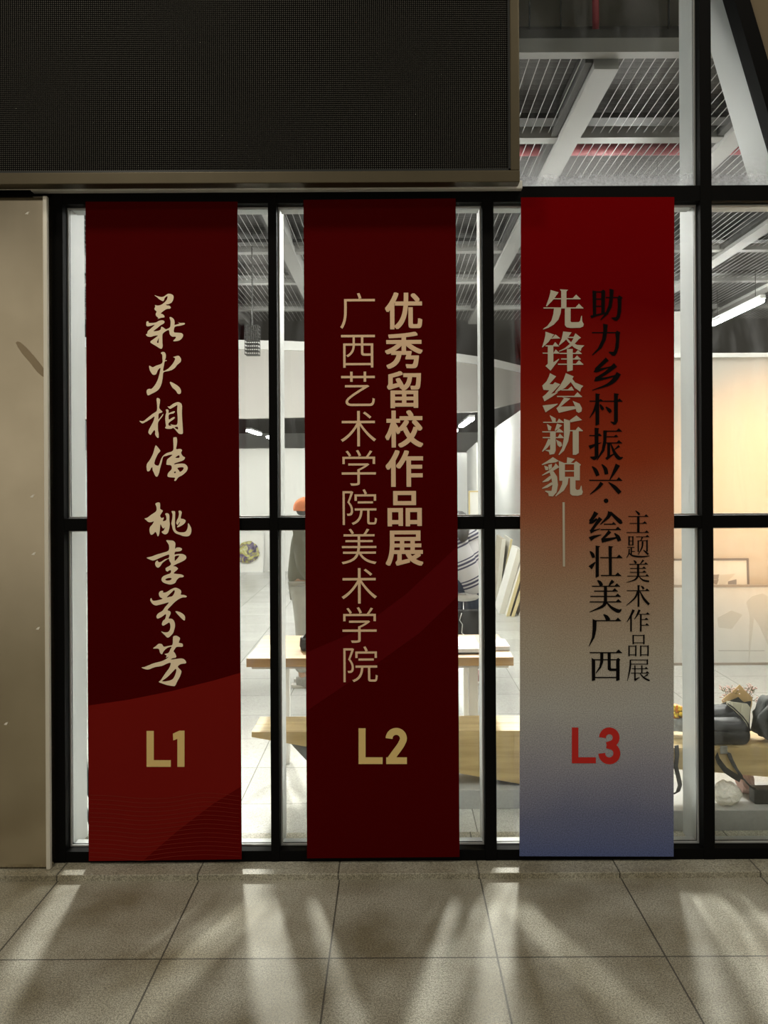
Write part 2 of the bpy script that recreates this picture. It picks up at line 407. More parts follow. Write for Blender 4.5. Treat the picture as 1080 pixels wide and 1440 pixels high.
# pipes and hanger rods
tn[0] += 1; bm = BM(); tube(bm, [(-9, 6.55, 4.47), (9, 6.55, 4.47)], 0.05, 14); struct(obj('trim_%d' % tn[0], bm, M_red_pipe, None, True))
for px, r, m in ((748, 0.006, M_dbeam), (792, 0.005, M_dbeam), (841, 0.022, M_red_pipe), (944, 0.007, M_dbeam)):
    tn[0] += 1; bm = BM(); xx = XX(px, 4.95); tube(bm, [(xx, 4.95, 4.53), (xx, 4.95, 6.0)], r, 10); struct(obj('trim_%d' % tn[0], bm, m, None, True))

# mezzanine: curved fascia with a white lip, low dark ceiling under it
CURVE = [(-9.0, 12.2, 2.66), (-5.03, 12.55, 2.68), (-2.39, 12.9, 2.70), (-1.69, 13.0, 2.72), (-0.2, 13.5, 2.78), (1.23, 14.4, 2.91), (1.63, 14.75, 2.95), (2.0, 15.1, 3.05), (2.67, 16.0, 3.26), (3.6, 17.6, 3.4), (5, 20, 3.4)]
def wallstrip(name, pts, zb, zt, th, m):
    bm = BM(); A = []
    for i, (x, y, *_) in enumerate(pts):
        A.append([bm.verts.new((x, y, zb[i])), bm.verts.new((x, y, zt[i])), bm.verts.new((x + th * 0.25, y + th, zt[i])), bm.verts.new((x + th * 0.25, y + th, zb[i]))])
    for a, b in zip(A, A[1:]):
        for k in range(4): bm.faces.new((a[k], a[(k + 1) % 4], b[(k + 1) % 4], b[k]))
    bm.faces.new(A[0]); bm.faces.new(A[-1][::-1])
    return struct(obj(name, bm, m))
wallstrip('wall_mezzanine', CURVE, [c[2] for c in CURVE], [3.86] * len(CURVE), 0.15, M_fascia)
wallstrip('trim_90', [(c[0] - 0.02, c[1] - 0.08) for c in CURVE], [3.84] * len(CURVE), [3.99] * len(CURVE), 0.3, M_lip)
bm = BM(); prism(bm, [(c[0], c[1] + 0.16, 3.42) for c in CURVE] + [(9, 20.2, 3.42), (9, 29.8, 3.42), (-9, 29.8, 3.42)], (0, 0, 0.06)); struct(obj('ceiling.003', bm, M_dbeam))
struct(boxobj('ceiling.004', (-9, 9, 13.42, 29.8, 4.55, 4.65), M_dbeam))
# free-standing white display walls
struct(boxobj('wall_display', (-8.5, 0.35, 14.0, 14.12, 0.02, 2.24), M_white))
struct(boxobj('wall_display_far', (-2, 2.2, 19.0, 19.12, 0.02, 2.30), M_white)).name = 'wall_display.001'
def panel(name, a, b, z1, th, m):
    a = Vector((*a, 0)); b = Vector((*b, 0)); n = (b - a).normalized(); n = Vector((-n.y, n.x, 0)) * th
    bm = BM(); prism(bm, [a + Vector((0, 0, 0.02)), b + Vector((0, 0, 0.02)), b + n + Vector((0, 0, 0.02)), a + n + Vector((0, 0, 0.02))], (0, 0, z1 - 0.02)); return struct(obj(name, bm, m))
panel('wall_display.002', (1.30, 12.0), (1.54, 16.0), 2.24, -0.1, M_white)
panel('wall_side', (1.93, 7.12), (2.15, 12.8), 2.83, -0.1, M_white)
panel('wall_side.001', (2.155, 12.82), (2.38, 18.3), 2.83, -0.1, M_white)
struct(boxobj('wall_right_display', (1.93, 8.9, 7.10, 7.22, 0.02, 2.79), M_beige)).name = 'wall_display.003'
trim((1.92, 8.9, 7.085, 7.225, 2.79, 2.83), M_lip)
struct(boxobj('wall_column', (XX(930, 12.5), XX(1000, 12.5), 12.5, 13.1, 0.02, 4.36), M_white))

# ================================================================== LAMPS
M_tube = mat('lit_led_tube', (1, 1, 1), 0.5, emit=(1.0, 0.97, 0.92), estr=205)
M_tube_far = mat('lit_led_tube_far', (1, 1, 1), 0.5, emit=(1.0, 0.98, 0.95), estr=90)
M_lampbody = mat('white_lamp_housing', (0.8, 0.8, 0.8), 0.5)
def batten(x, y0, y1, z, label, ceilz, m=M_tube, w=0.07):
    t = thing('ceiling_lamp', (x, (y0 + y1) / 2, z), label, 'ceiling lamp', 'tube lamps over the gallery')
    boxobj('housing', (x - w / 2, x + w / 2, y0, y1, z, z + 0.05), M_lampbody, t, 0.008)
    boxobj('diffuser', (x - w / 2 + 0.004, x + w / 2 - 0.004, y0 + 0.02, y1 - 0.02, z - 0.045, z), m, t, 0.015)
    for yy in (y0 + 0.2, y1 - 0.2):
        bm = BM(); tube(bm, [(x, yy, z + 0.05), (x, yy, ceilz)], 0.004, 6); obj('suspension_cable', bm, M_dbeam, t)
    return t
for x in (-5.0, -2.4, 0.3, 2.2, 4.6):
    for (a, b) in ((6.2, 7.7), (9.6, 11.15)):
        if x == 2.2 and a == 9.6: x = 2.95
        lab = 'white tube lamp hanging below the mesh ceiling, hidden behind the hanging banners'
        if x == 4.6 and a == 9.6: lab = 'long bright tube lamp above the pictures, seen through the right pane'
        batten(x, a, b, 3.9, lab, 4.33)
def track_lamp(x, y, z, target, power):
    t = thing('track_lamp', (x, y, z), 'white track spot lamp below the mesh ceiling, aimed down towards the glazing', 'spot lamp', 'track lamps facing the glazing')
    d = (Vector(target) - Vector((x, y, z))).normalized(); p = Vector((x, y, z))
    bm = BM(); tube(bm, [p - d * 0.12, p - d * 0.10, p + d * 0.05], [0.03, 0.042, 0.048], 16); obj('lamp_head', bm, M_lampbody, t, True)
    bm = BM(); tube(bm, [p - d * 0.05 + Vector((0, 0, 0.03)), (x, y - d.y * 0.05, 4.398)], 0.008, 8); box(bm, x - 0.05, x + 0.05, y - d.y * 0.05 - 0.05, y - d.y * 0.05 + 0.05, 4.38, 4.398); obj('stem', bm, M_dbeam, t)
    lamp('track_lamp_light', 'SPOT', p + d * 0.06, target, power, (1.0, 0.95, 0.86), spot_size=math.radians(46), spot_blend=0.8, shadow_soft_size=0.2)
for x, tx, pw in ((-4.6, -1.2, 950), (-1.85, -0.9, 1450), (0.15, -0.2, 350), (1.55, 0.5, 1400), (2.45, 1.0, 1200), (5.6, 1.6, 1200)):
    track_lamp(x, 8.3, 3.75, (tx, 2.3, 0), pw)
for x, a, b, lab in ((-3.4, 18.3, 19.9, 'glowing tube lamp under the low far ceiling, left of the middle red banner'),
                     (-3.4, 21.2, 22.6, 'small tube lamp, farther one of the two glowing at left under the low ceiling'),
                     (1.53, 14.9, 17.2, 'bright tube lamp under the low far ceiling, right of the middle red banner'),
                     (1.53, 18.6, 20.6, 'small tube lamp farther back at the right edge of the middle red banner')):
    batten(x, a, b, 2.85, lab, 3.42, M_tube_far, 0.12)
t = thing('spot_lamp', (3.7, 4.4, 2.7), 'warm spot lamp aimed at the beige display wall on the right', 'spot lamp')
bm = BM(); tube(bm, [(3.7, 4.3, 2.76), (3.7, 4.5, 2.66)], [0.04, 0.05], 14); obj('lamp_head', bm, M_lampbody, t, True)
bm = BM(); tube(bm, [(3.7, 4.36, 2.74), (3.7, 4.36, 6.0)], 0.008, 8); obj('stem', bm, M_dbeam, t)
lamp('spot_lamp_light', 'SPOT', (3.7, 4.56, 2.63), (3.5, 7.1, 1.62), 560, (1.0, 0.53, 0.2), spot_size=0.95, spot_blend=1.0, shadow_soft_size=0.05)

xc = XX(356, 9.0)
t = thing('wire_cage', (xc, 9.0, 3.1), 'dark wire cage hanging under the mesh ceiling, right of the calligraphy banner', 'cage')
bm = BM(); z0_, z1_ = ZZ(498, 9.0), ZZ(458, 9.0)
for k in range(7):
    xx = xc - 0.075 + k * 0.025
    for yy in (8.93, 9.07): box(bm, xx - 0.003, xx + 0.003, yy - 0.003, yy + 0.003, z0_, z1_)
for k in range(9):
    zz = z0_ + (z1_ - z0_) * k / 8; box(bm, xc - 0.08, xc + 0.08, 8.925, 9.075, zz - 0.003, zz + 0.003)
obj('cage', bm, M_dbeam, t)
bm = BM(); tube(bm, [(xc, 9.0, z1_), (xc, 9.0, 4.55)], 0.008, 8); obj('stem', bm, M_dbeam, t)

# ================================================================== LED SCREEN
YS = 3.28
xs1, zs0 = XX(733, YS), ZZ(257.5, YS)
t = thing('led_screen', (xs1 - 2.0, YS + 0.03, zs0), 'large dark LED screen with bronze metal frame above the red banners', 'screen')
bm = BM(); bz = XX(733, YS) - XX(720, YS); bb = ZZ(241, YS) - zs0
box(bm, -4.0, xs1, YS - 0.008, YS + 0.05, zs0, zs0 + bb, 0.004)
box(bm, xs1 - bz, xs1, YS - 0.008, YS + 0.05, zs0 + bb, 5.4, 0.004)
box(bm, -4.0, xs1 - bz, YS - 0.008, YS + 0.05, 5.35, 5.4, 0.004)
obj('frame', bm, M_bezel, t)
boxobj('display_face', (-4.0, xs1 - bz, YS + 0.004, YS + 0.02, zs0 + bb, 5.35), M_led, t)
bm = BM(); box(bm, -4.0, xs1 - 0.004, YS + 0.051, YS + 0.062, zs0 + 0.002, 5.39)
obj('back_plate', bm, M_flash, t)
bm = BM(); box(bm, xs1 - bz - 0.008, xs1 - bz, YS - 0.004, YS + 0.004, zs0 + bb, 5.35); box(bm, -4, xs1 - bz, YS - 0.004, YS + 0.004, zs0 + bb, zs0 + bb + 0.008)
obj('inner_edge', bm, M_reveal, t)

# ================================================================== BANNERS
YB = 3.385                                          # front face of the hanging boards
def smooth(pts, n=3):
    out = []; L = len(pts)
    for i in range(L):
        p0, p1, p2, p3 = (Vector((*pts[(i + k) % L], 0)) for k in (-1, 0, 1, 2))
        # keep sharp tips sharp
        for s in range(n):
            u = s / n
            q = 0.5 * ((2 * p1) + (-p0 + p2) * u + (2 * p0 - 5 * p1 + 4 * p2 - p3) * u * u + (-p0 + 3 * p1 - 3 * p2 + p3) * u ** 3)
            out.append((q.x, q.y))
    return out
def ribbon(pts, n=4):
    """pts (x, y, halfwidth): tapered brush stroke outline"""
    P = []
    L = len(pts)
    if L > 2:
        for i in range(L - 1):
            p0, p1, p2, p3 = (Vector(pts[max(0, min(L - 1, i + k))]) for k in (-1, 0, 1, 2))
            for s in range(n):
                u = s / n
                P.append(0.5 * ((2 * p1) + (-p0 + p2) * u + (2 * p0 - 5 * p1 + 4 * p2 - p3) * u * u + (-p0 + 3 * p1 - 3 * p2 + p3) * u ** 3))
        P.append(Vector(pts[-1]))
    else: P = [Vector(p) for p in pts]
    a, b = [], []
    for i, p in enumerate(P):
        d = P[min(i + 1, len(P) - 1)] - P[max(i - 1, 0)]; l = math.hypot(d.x, d.y) or 1
        nx, ny = -d.y / l, d.x / l
        a.append((p.x + nx * p.z, p.y + ny * p.z)); b.append((p.x - nx * p.z, p.y - ny * p.z))
    return a + b[::-1]
def filled(polys, Y, depth=0.0008):
    """image-space polygons (first = outline, others = holes, even-odd) -> thin solid standing on plane Y"""
    cu = bpy.data.curves.new('c', 'CURVE'); cu.dimensions = '2D'; cu.fill_mode = 'BOTH'; cu.extrude = depth / 2
    for pl in polys:
        s = cu.splines.new('POLY'); s.points.add(len(pl) - 1); s.use_cyclic_u = True
        for p, q in zip(s.points, pl):
            w = W(q[0], q[1], Y); p.co = (w.x, w.z, 0, 1)
    o = bpy.data.objects.new('c', cu); COL.objects.link(o)
    dg = bpy.context.evaluated_depsgraph_get(); me = bpy.data.meshes.new_from_object(o.evaluated_get(dg))
    bpy.data.objects.remove(o); bpy.data.curves.remove(cu)
    bm = BM(); bm.from_mesh(me); bpy.data.meshes.remove(me)
    for v in bm.verts: v.co = (v.co.x, Y + v.co.z, v.co.y)
    return bm
def merge(bms):
    out = BM()
    for i, b in enumerate(bms):
        bmesh.ops.translate(b, verts=b.verts, vec=(0, -(i % 9) * 0.00007, 0))
        me = bpy.data.meshes.new('m'); b.to_mesh(me); b.free(); out.from_mesh(me); bpy.data.meshes.remove(me)
    return out
def glyph_bm(ch, cx, cy, em, Y, offset=0.0):
    cu = bpy.data.curves.new('t', 'FONT'); cu.body = ch; cu.size = 1; cu.offset = offset; cu.extrude = 0.0004 / (em * Y / F)
    o = bpy.data.objects.new('t', cu); COL.objects.link(o)
    dg = bpy.context.evaluated_depsgraph_get(); me = bpy.data.meshes.new_from_object(o.evaluated_get(dg))
    bpy.data.objects.remove(o); bpy.data.curves.remove(cu)
    bm = BM(); bm.from_mesh(me); bpy.data.meshes.remove(me)
    k = em * Y / F; c = W(cx, cy, Y)
    for v in bm.verts:
        v.co = (c.x + (v.co.x - 0.5) * k, Y + v.co.z * k, c.z + (v.co.y - 0.38) * k)
    return bm

M_r1 = mat('dark_red_print', (0.066, 0.0006, 0.0007), 0.8, 0, 0.04, 3, spec=0.02)
M_r2 = mat('mid_red_print', (0.185, 0.0085, 0.006), 0.8, 0, 0.04, 3, spec=0.02)
M_r3 = mat('deep_red_print', (0.07, 0.0005, 0.0007), 0.8, 0, 0.04, 3, spec=0.02)
M_r4 = mat('wine_red_print', (0.10, 0.0025, 0.004), 0.8, 0, 0.04, 3, spec=0.02)
M_rl = mat('light_red_line_print', (0.20, 0.02, 0.014), 0.8, spec=0.02)
M_gold = mat('pale_gold_print', (0.95, 0.80, 0.58), 0.8, spec=0.02)
M_gold2 = mat('gold_print', (0.78, 0.58, 0.24), 0.8, spec=0.02)
M_gold3 = mat('rose_gold_print', (0.80, 0.57, 0.38), 0.8, spec=0.02)
M_cream = mat('cream_print', (0.50, 0.46, 0.37), 0.8, spec=0.02)
M_ink = mat('black_ink_print', (0.006, 0.005, 0.005), 0.8, spec=0.02)
M_redink = mat('bright_red_print', (0.52, 0.03, 0.025), 0.8, spec=0.02)

def grad_mat(z0, z1):
    m, nt, b = newmat('red_to_blue_gradient_print')
    tc = N(nt, 'ShaderNodeTexCoord'); sp = N(nt, 'ShaderNodeSeparateXYZ'); nt.links.new(tc.outputs['Object'], sp.inputs[0])
    mr = N(nt, 'ShaderNodeMapRange'); mr.inputs['From Min'].default_value = z0; mr.inputs['From Max'].default_value = z1; mr.inputs['To Min'].default_value = 1; mr.inputs['To Max'].default_value = 0
    nt.links.new(sp.outputs['Z'], mr.inputs['Value'])
    nz = N(nt, 'ShaderNodeTexNoise'); nz.inputs['Scale'].default_value = 1.6; nz.inputs['Detail'].default_value = 2
    nt.links.new(tc.outputs['Object'], nz.inputs['Vector'])
    mm = N(nt, 'ShaderNodeMapRange'); mm.inputs['To Min'].default_value = -0.05; mm.inputs['To Max'].default_value = 0.05; nt.links.new(nz.outputs['Fac'], mm.inputs['Value'])
    ad = N(nt, 'ShaderNodeMath', operation='ADD', use_clamp=True); nt.links.new(mr.outputs[0], ad.inputs[0]); nt.links.new(mm.outputs[0], ad.inputs[1])
    S = 1 / 0.56
    def c(r, g, bb):
        q = lin(r, g, bb); return (min(q[0] * S, .9), min(q[1] * S, .9), min(q[2] * S, .9), 1)
    r = ramp(nt, [(0.0, c(84, 0, 2)), (0.16, c(80, 1, 3)), (0.28, c(96, 17, 9)), (0.40, c(110, 44, 24)), (0.50, c(118, 74, 54)), (0.58, c(122, 100, 82)), (0.68, c(132, 125, 114)), (0.78, c(133, 133, 132)), (0.86, c(114, 114, 124)), (0.93, c(84, 88, 112)), (1.0, c(68, 78, 116))])
    nt.links.new(ad.outputs[0], r.inputs['Fac'])
    g = N(nt, 'ShaderNodeTexNoise'); g.inputs['Scale'].default_value = 210; g.inputs['Detail'].default_value = 2; g.inputs['Roughness'].default_value = 0.8
    nt.links.new(tc.outputs['Object'], g.inputs['Vector'])
    gr = N(nt, 'ShaderNodeMapRange'); gr.inputs['From Min'].default_value = 0.3; gr.inputs['From Max'].default_value = 0.7
    nt.links.new(g.outputs['Fac'], gr.inputs['Value'])
    am = ramp(nt, [(0.2, (0.10,) * 3 + (1,)), (0.5, (0.55,) * 3 + (1,)), (1.0, (0.85,) * 3 + (1,))]); nt.links.new(ad.outputs[0], am.inputs['Fac'])
    sb = N(nt, 'ShaderNodeMath', operation='SUBTRACT'); sb.inputs[1].default_value = 0.5; nt.links.new(gr.outputs[0], sb.inputs[0])
    ml = N(nt, 'ShaderNodeMath', operation='MULTIPLY_ADD'); ml.inputs[2].default_value = 1.0; nt.links.new(sb.outputs[0], ml.inputs[0]); nt.links.new(am.outputs[0], ml.inputs[1])
    vm = N(nt, 'ShaderNodeVectorMath', operation='SCALE'); nt.links.new(r.outputs[0], vm.inputs[0]); nt.links.new(ml.outputs[0], vm.inputs['Scale'])
    nt.links.new(vm.outputs[0], b.inputs['Base Color']); b.inputs['Roughness'].default_value = 0.8; b.inputs['Specular IOR Level'].default_value = 0.02
    return m

def banner(corners, label, m):
    """corners in px: top-left, top-right, bottom-right, bottom-left"""
    P = [W(*c, YB) for c in corners]
    t = thing('banner', ((P[2].x + P[3].x) / 2, YB, min(P[2].z, P[3].z)), label, 'banner', 'hanging exhibition banners')
    return t, P
def board(t, P, m):
    bm = BM(); prism(bm, P, (0, 0.006, 0)); return obj('board', bm, m, t)
def letters(name, polys_list, m, t, label=None, Y=None):
    o = obj(name, merge([filled(p, Y or (YB - 0.0012)) for p in polys_list]), m, t)
    if label: o['label'] = label
    return o
def zoomed(ox, oy, s, pts): return [(ox + p[0] * s, oy + p[1] * s) + tuple(p[2:]) for p in pts]

pier_mark('scuff', smooth([(22, 482), (28, 481), (40, 492), (52, 506), (62, 520), (63, 531), (52, 523), (42, 510), (30, 496)], 2), M_scuff)
for k, (x, y) in enumerate(((47, 779), (53, 884), (8, 1018), (45, 698), (38, 300))): pier_mark('paint_chip', [(x - 3, y + 1), (x, y - 2), (x + 3, y - 2.5), (x + 1, y + 1.5)], M_chip)
# ---- banner with calligraphy, L1
t1, P = banner(((120, 283.5), (333.5, 283.5), (339.5, 1208.5), (124.5, 1211)), 'dark red banner with pale gold brush calligraphy and L1, beside the steel pier', None)
b1 = board(t1, P, M_r1)
bm = filled([smooth([(124.5, 992), (180, 984), (240, 972), (300, 957), (338, 946), (339.4, 1208), (300, 1208.6), (210, 1209.6), (124.8, 1210.5)], 1)], YB - 0.0004, 0.0003)
obj('printed_band', bm, M_r2, t1)['label'] = 'lighter red band across the foot'
bm = filled([[(202, 1209.4), (250, 1168), (300, 1130), (338.6, 1106), (339.2, 1208)]], YB - 0.0007, 0.0002)
obj('printed_band', bm, mat('burgundy_print', (0.115, 0.003, 0.0025), 0.8, 0, 0.04, 3, spec=0.02), t1)['label'] = 'dark red wedge at the foot'
lines = []
for k in range(15):
    y = 1118 + k * 6.2
    lines.append([ribbon([(126, y, 0.35), (160, y + 1.5, 0.4), (200, y + 5, 0.4), (240, y + 4 - k * 0.3, 0.35), (288, y - 3, 0.3), (337, y + 2 - k * 0.2, 0.25)], 4)])
letters('printed_waves', lines, M_rl, t1, None, YB - 0.0009)

K = 80 / 1080
CAL = [
 (190, 410, [
  [(365,70),(470,100),(540,95),(605,50),(650,42),(710,62),(728,100),(715,165),(680,215),(620,240),(585,245),(600,262),(650,270),(675,305),(655,325),(600,330),(540,365),(485,415),(530,435),(555,485),(480,500),(420,525),(440,505),(395,460),(390,415),(405,380),(370,345),(365,315),(380,290),(375,258),(420,265),(480,255),(545,215),(600,150),(610,85),(560,120),(545,165),(520,180),(460,150),(410,105)],
  [(215,570),(255,570),(260,595),(380,590),(450,555),(520,545),(555,570),(540,605),(480,640),(420,690),(345,750),(430,745),(480,720),(495,670),(530,680),(570,710),(600,712),(655,680),(668,640),(670,560),(650,490),(690,490),(735,530),(748,590),(745,632),(800,620),(840,605),(810,578),(850,595),(930,595),(942,610),(920,630),(840,650),(770,660),(740,690),(735,770),(800,780),(880,790),(908,825),(890,880),(830,930),(720,942),(770,880),(760,855),(700,855),(655,810),(640,735),(590,745),(530,790),(515,830),(515,960),(520,1030),(505,1080),(470,1080),(390,1030),(285,960),(350,900),(430,835),(360,840),(290,860),(230,850),(203,815),(230,795),(235,755),(290,705),(370,630),(280,655),(235,660),(210,640)],
  [(450,880),(410,960),(440,975),(445,920)]]),
 (190, 490, [
  [(485,85),(520,65),(560,75),(580,115),(578,180),(565,220),(600,225),(585,240),(560,245),(545,320),(530,425),(600,400),(660,350),(715,285),(755,210),(750,180),(720,165),(760,150),(820,138),(855,170),(872,215),(855,260),(800,310),(750,370),(690,410),(620,430),(535,455),(520,560),(495,680),(450,770),(390,820),(310,860),(240,890),(215,830),(225,785),(265,765),(310,765),(370,700),(420,610),(455,500),(480,370),(430,410),(400,480),(370,500),(330,495),(290,440),(270,390),(262,335),(280,330),(330,355),(400,325),(510,280),(515,180),(512,120)],
  [(655,640),(700,645),(780,690),(840,740),(868,800),(860,855),(810,860),(770,800),(700,735)]]),
 (190, 550, [
  [(405,145),(440,132),(468,160),(465,230),(455,310),(475,350),(512,385),(505,405),(445,430),(440,500),(445,535),(530,430),(515,480),(440,580),(430,650),(432,740),(445,820),(440,885),(415,880),(378,825),(380,770),(360,740),(320,790),(290,830),(250,790),(262,730),(310,640),(345,570),(365,480),(290,530),(160,605),(120,605),(78,562),(150,570),(230,510),(330,430),(405,380),(415,280)],
  [(612,290),(650,290),(720,240),(800,208),(860,225),(888,280),(885,420),(895,600),(905,760),(900,805),(870,815),(820,800),(730,700),(680,715),(590,712),(567,690),(582,660),(570,540),(575,460),(590,400),(580,355),(610,345),(635,370),(632,415),(690,395),(740,380),(752,395),(720,425),(640,445),(638,540),(690,510),(730,490),(752,505),(720,540),(650,590),(630,620),(640,655),(690,650),(665,625),(720,640),(795,630),(805,500),(795,370),(800,270),(760,285),(680,330),(650,330)],
  [(745,688),(805,678),(806,728)]]),
 (190, 610, [
  [(380,232),(410,235),(470,310),(470,335),(420,400),(360,560),(425,605),(455,580),(490,480),(530,415),(600,365),(715,320),(725,200),(722,80),(755,65),(785,68),(795,140),(785,230),(778,290),(850,285),(888,310),(870,360),(900,420),(945,450),(915,500),(840,530),(750,560),(745,582),(800,570),(900,565),(960,585),(995,640),(975,710),(900,780),(820,825),(770,890),(740,885),(755,835),(690,828),(620,815),(615,770),(640,725),(690,670),(680,600),(600,588),(592,560),(605,490),(650,450),(705,400),(650,400),(590,420),(530,440),(505,540),(475,640),(455,730),(425,805),(385,805),(350,730),(330,690),(325,635),(300,650),(275,700),(235,712),(220,680),(218,580),(280,490),(340,370)],
  [(760,450),(830,405),(838,450),(800,457)], [(800,650),(860,635),(918,640),(900,690),(850,722),(825,690)], [(735,725),(765,715),(768,740),(745,748)]]),
 (195, 695, [
  [(315,180),(360,155),(400,165),(405,220),(408,280),(455,310),(430,360),(405,410),(430,450),(470,440),(470,470),(455,510),(520,490),(520,420),(500,375),(525,358),(565,370),(580,410),(580,500),(588,570),(575,660),(550,735),(500,762),(460,745),(432,710),(470,690),(490,650),(497,630),(460,648),(435,610),(410,570),(400,660),(390,740),(375,790),(355,795),(340,750),(315,715),(280,750),(240,770),(215,745),(203,680),(215,620),(255,575),(285,515),(230,530),(180,525),(140,490),(108,460),(160,445),(240,385),(330,320),(335,240)],
  [(620,325),(655,318),(688,330),(690,400),(685,520),(690,640),(710,690),(770,720),(860,720),(905,690),(930,620),(932,555),(950,560),(985,620),(998,680),(985,750),(940,795),(850,795),(780,770),(700,740),(650,680),(630,600),(618,550),(635,460),(640,380)],
  [(755,320),(790,312),(815,345),(800,420),(800,460),(850,470),(890,500),(870,550),(820,590),(740,628),(730,610),(770,560),(782,520),(750,560),(735,580),(712,555),(720,500),(750,440),(762,370)]]),
 (195, 750, [
  [(520,135),(580,132),(650,140),(685,170),(695,205),(688,290),(720,270),(780,270),(820,295),(800,330),(740,345),(690,350),(678,400),(730,392),(820,390),(880,415),(902,455),(880,500),(800,545),(720,580),(655,620),(700,630),(742,665),(720,700),(660,755),(720,770),(800,778),(852,805),(835,832),(770,840),(720,885),(690,940),(620,968),(560,965),(480,940),(435,900),(435,850),(470,810),(540,780),(600,755),(610,700),(570,705),(545,725),(515,705),(510,660),(560,630),(612,585),(580,520),(567,482),(500,520),(440,570),(410,620),(370,650),(335,635),(310,590),(320,540),(355,515),(375,545),(420,540),(500,490),(565,468),(575,405),(510,420),(400,465),(290,512),(230,505),(150,465),(190,452),(270,430),(330,405),(450,370),(565,325),(570,220)],
  [(685,440),(720,425),(770,425),(690,520),(680,480)], [(500,875),(550,850),(605,845),(622,865),(590,890),(530,895)]]),
 (195, 815, [
  [(380,270),(400,225),(445,210),(465,230),(455,245),(520,240),(600,190),(680,155),(740,165),(795,200),(805,240),(798,285),(850,290),(905,310),(900,335),(830,340),(760,370),(690,420),(620,490),(545,575),(590,600),(605,640),(580,700),(568,740),(630,745),(675,800),(688,880),(670,960),(640,1030),(555,1102),(500,1060),(425,985),(480,1000),(550,995),(590,950),(600,880),(580,815),(530,840),(460,875),(438,840),(460,780),(500,745),(515,655),(430,710),(355,740),(335,695),(370,640),(450,590),(500,520),(570,435),(480,455),(400,475),(320,490),(260,460),(220,400),(220,370),(238,350),(260,395),(320,400),(450,365),(400,330)],
  [(530,335),(600,265),(670,200),(680,240),(640,310),(590,325)],
  [(695,605),(760,610),(830,645),(875,695),(875,765),(850,770),(790,715)]]),
 (195, 890, [
  [(650,80),(690,52),(740,65),(782,100),(765,160),(760,185),(820,200),(838,230),(825,262),(720,265),(680,310),(660,350),(690,390),(710,460),(640,480),(610,505),(700,495),(780,485),(840,490),(885,525),(895,575),(800,590),(740,640),(800,710),(808,745),(780,830),(730,920),(690,1000),(650,1008),(540,990),(450,960),(380,930),(420,890),(500,770),(580,660),(605,570),(540,580),(440,625),(300,650),(190,692),(110,685),(52,655),(110,645),(220,600),(300,570),(420,540),(510,500),(565,450),(515,470),(530,430),(490,400),(560,380),(600,310),(620,260),(530,290),(470,350),(440,405),(400,370),(375,300),(270,295),(330,245),(380,205),(440,215),(475,260),(560,245),(640,220)],
  [(440,915),(540,840),(640,740),(700,680),(712,720),(680,820),(630,885),(530,915)]]),
]
letters('calligraphy', [[smooth(zoomed(ox, oy, K, pl), 3) for pl in pls] for ox, oy, pls in CAL], M_gold, t1, 'pale gold brush calligraphy')

S7 = 140 / 1080
def Z7(o, pts): return zoomed(o[0], o[1], S7, pts)
def arc(cx, cy, r, a0, a1, w, n=12):
    return [(cx + r * math.cos(math.radians(a0 + (a1 - a0) * i / n)), cy + r * math.sin(math.radians(a0 + (a1 - a0) * i / n)), w) for i in range(n + 1)]
o1, o2, o3 = (170, 980), (470, 980), (770, 980)
letters('level_mark', [[Z7(o1, [(277,369),(355,369),(355,686),(540,686),(540,758),(277,758)])],
                       [Z7(o1, [(563,398),(632,366),(688,366),(688,758),(611,758),(611,455),(566,472)])]], M_gold2, t1, 'gold L1 mark')

# ---- banner L2
t2, P = banner(((426.5, 281), (640.5, 279), (646, 1205), (431.5, 1207)), 'dark red banner with two columns of gold sans serif characters and L2, in the middle', None)
board(t2, P, M_r3)
bm = filled([smooth([(430, 918), (500, 888), (570, 836), (643.2, 768), (643.8, 838), (590, 890), (520, 940), (430.4, 1000)], 1)], YB - 0.0004, 0.0003)
obj('printed_band', bm, M_r4, t2)['label'] = 'slightly lighter curved band'
obj('title_lettering', merge([glyph_bm(c, 567.6 + 0.0035 * (i * 55.4) + ax * 1.15, 437 + i * 55.4 + ay * 0.95, 54.5, YB - 0.0012) for i, c in enumerate('优秀留校作品展') for (ax, ay) in ((0,0),(-1,-1),(-1,1),(1,-1),(1,1),(0,1),(0,-1),(1,0),(-1,0))]), M_gold3, t2)['label'] = 'bold gold column of characters'
obj('subtitle_lettering', merge([glyph_bm(c, 503.0 + 0.005 * (i * 55.2), 437 + i * 55.25, 55, YB - 0.0012, -0.006) for i, c in enumerate('广西艺术学院美术学院')]), M_gold3, t2)['label'] = 'thin gold column of characters'
def segs(pts):
    out = []
    n = []
    for i, p in enumerate(pts):
        a = pts[max(i - 1, 0)]; b = pts[min(i + 1, len(pts) - 1)]; l = math.hypot(b[0] - a[0], b[1] - a[1])
        n.append((-(b[1] - a[1]) / l, (b[0] - a[0]) / l))
    for (p, u), (q, v) in zip(list(zip(pts, n)), list(zip(pts, n))[1:]):
        out.append([(p[0] + u[0] * p[2], p[1] + u[1] * p[2]), (q[0] + v[0] * q[2], q[1] + v[1] * q[2]), (q[0] - v[0] * q[2], q[1] - v[1] * q[2]), (p[0] - u[0] * p[2], p[1] - u[1] * p[2])])
    return out
letters('level_mark', [[Z7(o2, [(262,340),(338,340),(338,655),(523,655),(523,728),(262,728)])],
                       *[[Z7(o2, q)] for q in segs(arc(671, 451, 78, 180, 372, 38, 14) + [(725, 515, 38), (700, 552, 38), (668, 595, 38), (600, 690, 38)])],
                       [Z7(o2, [(562,655),(787,655),(787,728),(562,728)])]], M_gold2, t2, 'gold L2 mark')

